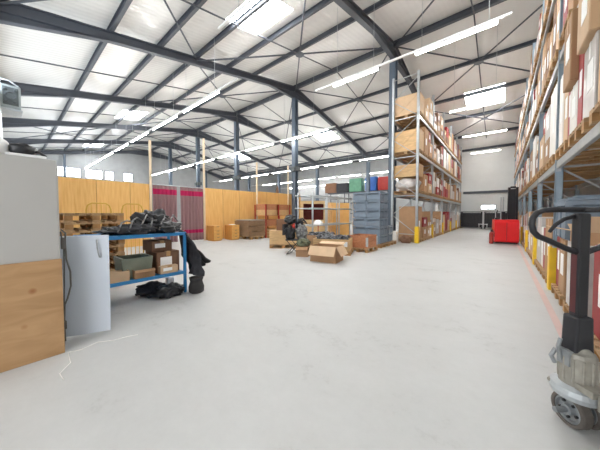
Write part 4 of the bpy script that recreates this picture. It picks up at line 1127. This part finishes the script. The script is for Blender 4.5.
# crates full of black cables behind it
def parts_crate(label, loc, rotz, sx, sy, h, m, seedv, palletlabel, n=60):
    pallet(loc[0], loc[1], 0, rotz, palletlabel, None)
    t = thing('parts_crate', label, 'crate', (loc[0], loc[1], .1455), rotz, 'open crates of dark parts in the middle')
    bm = B(); w = .02
    box(bm, -sx / 2, sx / 2, -sy / 2, -sy / 2 + w, 0, h); box(bm, -sx / 2, sx / 2, sy / 2 - w, sy / 2, 0, h)
    box(bm, -sx / 2, -sx / 2 + w, -sy / 2 + w, sy / 2 - w, 0, h); box(bm, sx / 2 - w, sx / 2, -sy / 2 + w, sy / 2 - w, 0, h); box(bm, -sx / 2 + w, sx / 2 - w, -sy / 2 + w, sy / 2 - w, 0, .02)
    obj('body', bm, m, t)
    bm = B(); box(bm, sx / 2 - .3, sx / 2 - .08, -sy / 2 - .004, -sy / 2 - .0005, h * .35, h * .8); obj('label', bm, 'paper', t)
    R = random.Random(seedv); bm = B()
    box(bm, -sx / 2 + .03, sx / 2 - .03, -sy / 2 + .03, sy / 2 - .03, .021, h - .08)
    for k in range(n):
        x, y = R.uniform(-sx / 2 + .1, sx / 2 - .1), R.uniform(-sy / 2 + .1, sy / 2 - .1); z = h - .06 + R.uniform(0, .12)
        a = R.uniform(0, 2 * PI); L = R.uniform(.05, .1)
        d = Vector((math.cos(a) * L, math.sin(a) * L, R.uniform(-.02, .06)))
        p = Vector((x, y, z)); tube(bm, [p - d, p + Vector((0, 0, .03)), p + d], [R.uniform(.015, .04), R.uniform(.02, .045), R.uniform(.012, .03)], 7)
    o = obj('parts_fill', bm, 'dark_parts', loc=(loc[0], loc[1], .1455), rotz=rotz); o['kind'] = 'stuff'
    tag(o, 'tangle of dark metal and plastic parts filling the %s' % label.split(' ', 1)[1][:40].rsplit(' ', 1)[0], 'parts')
M['dark_parts'] = mat('dark metal and plastic parts', rgb(96, 98, 102), .4, .3, .8, 9., detail=2.)
parts_crate('tan crate of dark parts directly behind the large open carton', (-4.2, 6.75), math.radians(22), 1.16, .76, .34, 'crate', 5, 'wooden pallet under the tan parts crate behind large open carton', 110)
parts_crate('tan crate of dark parts farther back near the steel tube rack', (-5.25, 7.55), math.radians(22), 1.1, .76, .34, 'kraft', 8, 'wooden pallet under the farther tan parts crate', 90)
# white dome lamp shade and red bottle on the rear crate
bm = B(); lathe(bm, [(.0, .2), (.06, .195), (.12, .17), (.16, .12), (.18, .05), (.185, 0), (.175, 0), (.17, .05)], 24)
LPs = thing('dome_lamp', 'white dome lamp shade standing among the parts in the middle', 'lamp', (-5.3, 7.45, .62))
obj('lamp_shade', bm, 'white_plastic', LPs, smooth=True, loc=(0, 0, .22))
bm = B(); tube(bm, [(0, 0, 0), (0, 0, .4)], .018, 8); obj('stem', bm, 'red_dull', LPs)
# mesh collar box
q = pallet(-3.68, 7.86, 0, math.radians(90), 'wooden pallet under the reddish collar box before grey crates', None); q.scale = (.72, .86, 1)
cb = thing('collar_box', 'reddish pallet collar box with steel corner before the grey crates', 'box', (-3.68, 7.86, .1455), math.radians(0))
bm = B(); w = .02; sx, sy, h = .64, .8, .4
for z in (0, .205):
    box(bm, -sx / 2, sx / 2, -sy / 2, -sy / 2 + w, z, z + .195); box(bm, -sx / 2, sx / 2, sy / 2 - w, sy / 2, z, z + .195)
    box(bm, -sx / 2, -sx / 2 + w, -sy / 2 + w, sy / 2 - w, z, z + .195); box(bm, sx / 2 - w, sx / 2, -sy / 2 + w, sy / 2 - w, z, z + .195)
obj('collar', bm, 'crate_dark', cb)
bm = B()
for x in (-1, 1):
    for y in (-1, 1):
        if (x, y) != (-1, -1): obj('hinge', bm, 'galv', cb); bm = B()
        box(bm, x * sx / 2 - .04, x * sx / 2 + .04, y * sy / 2 - .006, y * sy / 2 + .006, .05, .35); box(bm, x * sx / 2 - .006, x * sx / 2 + .006, y * sy / 2 - .04, y * sy / 2 + .04, .05, .35)
obj('hinge', bm, 'galv', cb)

# ------------------------------------------------------------------ grey stacking crates
gx0, gy0, cw, cl, ch = -4.54, 8.74, .55, .43, .325
pallet(-3.99, 9.17, 0, 0, 'wooden pallet under the tall grey crate stack', None)
pallet(-3.99, 10.03, 0, 0, 'wooden pallet under the low grey crate stack beside left rack', None)
first = [True]
for iy in range(3):
    for ix in range(2):
        for iz in range(6 if iy < 2 else 2):
            lab = 'grey stacking crate, %s stack of %s row, %s from bottom' % (('left', 'right')[ix], ('front', 'middle', 'rear low')[iy], ORD[iz])
            plastic_crate(lab, (gx0 + cw * (ix + .5), gy0 + cl * (iy + .5) + (.1 if iy == 2 else 0), .1455 + iz * ch), cw - .008, cl - .008, ch, 'grey stacking crates before left rack')

# ------------------------------------------------------------------ steel tube rack with wooden cabinets
TR = thing('tube_rack', 'tall grey steel tube rack behind the parts crates', 'rack', (-6.2, 8.3, 0))
yp = [0, 1.1, 2.2, 3.3]
for y in yp:
    for x in (0, -.8):
        bm = B(); tube(bm, [(x, y, 0), (x, y, 2.2)], .034, 8); obj('post', bm, 'galv', TR, smooth=True)
for z in (.75, 1.5, 2.05):
    for x in (0, -.8):
        bm = B(); tube(bm, [(x, yp[0] - .2, z), (x, yp[-1] + .2, z)], .03, 8); obj('rail', bm, 'galv', TR, smooth=True)
    for y in yp:
        bm = B(); tube(bm, [(0, y, z + .0), (-.8, y, z)], .02, 8); obj('cross_tube', bm, 'galv', TR, smooth=True)
def open_cabinet(label, loc, rotz, w, d, h, m, inner):
    t = thing('wooden_cabinet', label, 'cabinet', loc, rotz)
    bm = B(); k = .03
    box(bm, -w / 2, -w / 2 + k, -d / 2, d / 2, 0, h); box(bm, w / 2 - k, w / 2, -d / 2, d / 2, 0, h); box(bm, -w / 2 + k, w / 2 - k, -d / 2, d / 2, h - k, h); box(bm, -w / 2 + k, w / 2 - k, -d / 2, d / 2, 0, k); box(bm, -w / 2 + k, w / 2 - k, -d / 2, d / 2, h * .45, h * .45 + k)
    obj('body', bm, m, t)
    bm = B(); box(bm, -w / 2 + k, w / 2 - k, d / 2 - .03, d / 2 - .001, k, h - k); obj('back_panel', bm, inner, t)
    bm = B()
    box(bm, -w / 2 + k, -w / 2 + .16, -d / 2, -d / 2 + .02, k, h - k); box(bm, w / 2 - .16, w / 2 - k, -d / 2, -d / 2 + .02, k, h - k); box(bm, -w / 2 + .16, w / 2 - .16, -d / 2, -d / 2 + .02, h - .16, h - k); box(bm, -w / 2 + .16, w / 2 - .16, -d / 2, -d / 2 + .02, k, h * .48); obj('front_frame', bm, m, t)
    for z in (h * .7,):
        bm = B(); box(bm, -w / 2 + k + .001, w / 2 - k - .001, -d / 2 + .05, d / 2 - .031, z, z + .02); obj('shelf', bm, inner, t)
open_cabinet('open wooden cabinet with wine red inside beyond the tube rack', (-7.95, 10.7, 0), math.radians(40), 1.4, .6, 1.95, 'crate', 'wine')
crate(-7.5, 12.75, 0, 1.0, 1.0, 1.85, 'partition', 'tall orange panel crate seen through the tube rack', diag=False).rotation_euler = (0, 0, math.radians(40))
crate(-6.1, 12.95, 0, .95, .9, 1.9, 'crate', 'tall pale wooden crate seen through tube rack, left of grey crates', diag=False).rotation_euler = (0, 0, math.radians(40))
pallet(-8.95, 13.6, 0, 0, 'wooden pallet under the tall yellow crate behind the column', None)
crate(-8.95, 13.6, .1455, 1.1, .8, 1.8, 'crate', 'tall yellow crate standing behind the steel column', diag=False)

# bales on a far storage rack, seen above the grey crates
FRK = thing('shelf_rack', 'far low steel shelf rack carrying green and blue bales', 'shelf rack', (-12.5, 25.4, 0))
for x in (-4., -1.5, 1., 3.5):
    for y in (-.5, .5):
        bm = B(); box(bm, x - .04, x + .04, y - .04, y + .04, 0, 3.7); obj('post', bm, 'steel_grey', FRK)
for z in (1.2, 2.4, 3.6):
    bm = B(); box(bm, -3.95, 3.45, -.45, .45, z, z + .08); obj('shelf', bm, 'steel_grey', FRK)
for k, (x, m, nm, hh) in enumerate(((-16., 'kraft_dark', 'dark brown bale on the far shelf rack, leftmost', 1.2), (-14.4, 'dark_cloth', 'dark cloth bale on the far shelf rack', 1.1), (-12.7, 'green_tarp', 'green tarpaulin bale on the far shelf rack', 1.5), (-10.9, 'blue_tarp', 'blue tarpaulin bale on the far shelf rack', 1.5), (-9.5, 'red_dull', 'red bale beside the blue one on far shelf rack', 1.4))):
    bm = B(); rbox(bm, -(.78 if k < 3 else .64), .78 if k < 3 else .64, -.44, .44, 0, hh, .12, 4)
    tag(obj('bale', bm, m, smooth=True, loc=(x, 25.4, 3.682)), nm, 'bale', 'bales on the far shelf rack')
# brown cloth roll hung near the column
bm = B(); blob(bm, (0, 0, 1.6), (.14, .14, 1.6), .12, 2., 61, 4, 0.)
tag(obj('cloth_roll', bm, 'kraft_dark', smooth=True, loc=(-11.6, 11.6, 0)), 'tall dark cloth roll standing behind partition, left of column', 'cloth roll')

# ------------------------------------------------------------------ light and colour
w = bpy.data.worlds.new('sky'); sc.world = w; w.use_nodes = True
bg = w.node_tree.nodes['Background']; bg.inputs['Color'].default_value = (.95, .97, 1, 1); bg.inputs['Strength'].default_value = 1.5
pl = bpy.data.lights.new('added_gate_portal', 'AREA'); pl.shape = 'RECTANGLE'; pl.size = 5.; pl.size_y = 4.2
po = bpy.data.objects.new('added_gate_portal', pl); COL.objects.link(po); po.location = (-.9, YB - .1, 2.1); po.rotation_euler = (PI / 2, 0, 0); pl.cycles.is_portal = True  # sampling portal over the added gate opening
vs = sc.view_settings
sc.display_settings.display_device = 'sRGB'
vs.view_transform = 'Standard'; vs.look = 'None'; vs.gamma = 1; vs.use_curve_mapping = False
vs.exposure = 1.34
sc.cycles.max_bounces = 10; sc.cycles.diffuse_bounces = 6; sc.cycles.glossy_bounces = 4
sc.cycles.sample_clamp_indirect = 6.
sc.cycles.use_denoising = True
print('cartons', NC[0], 'objects', len(bpy.data.objects))
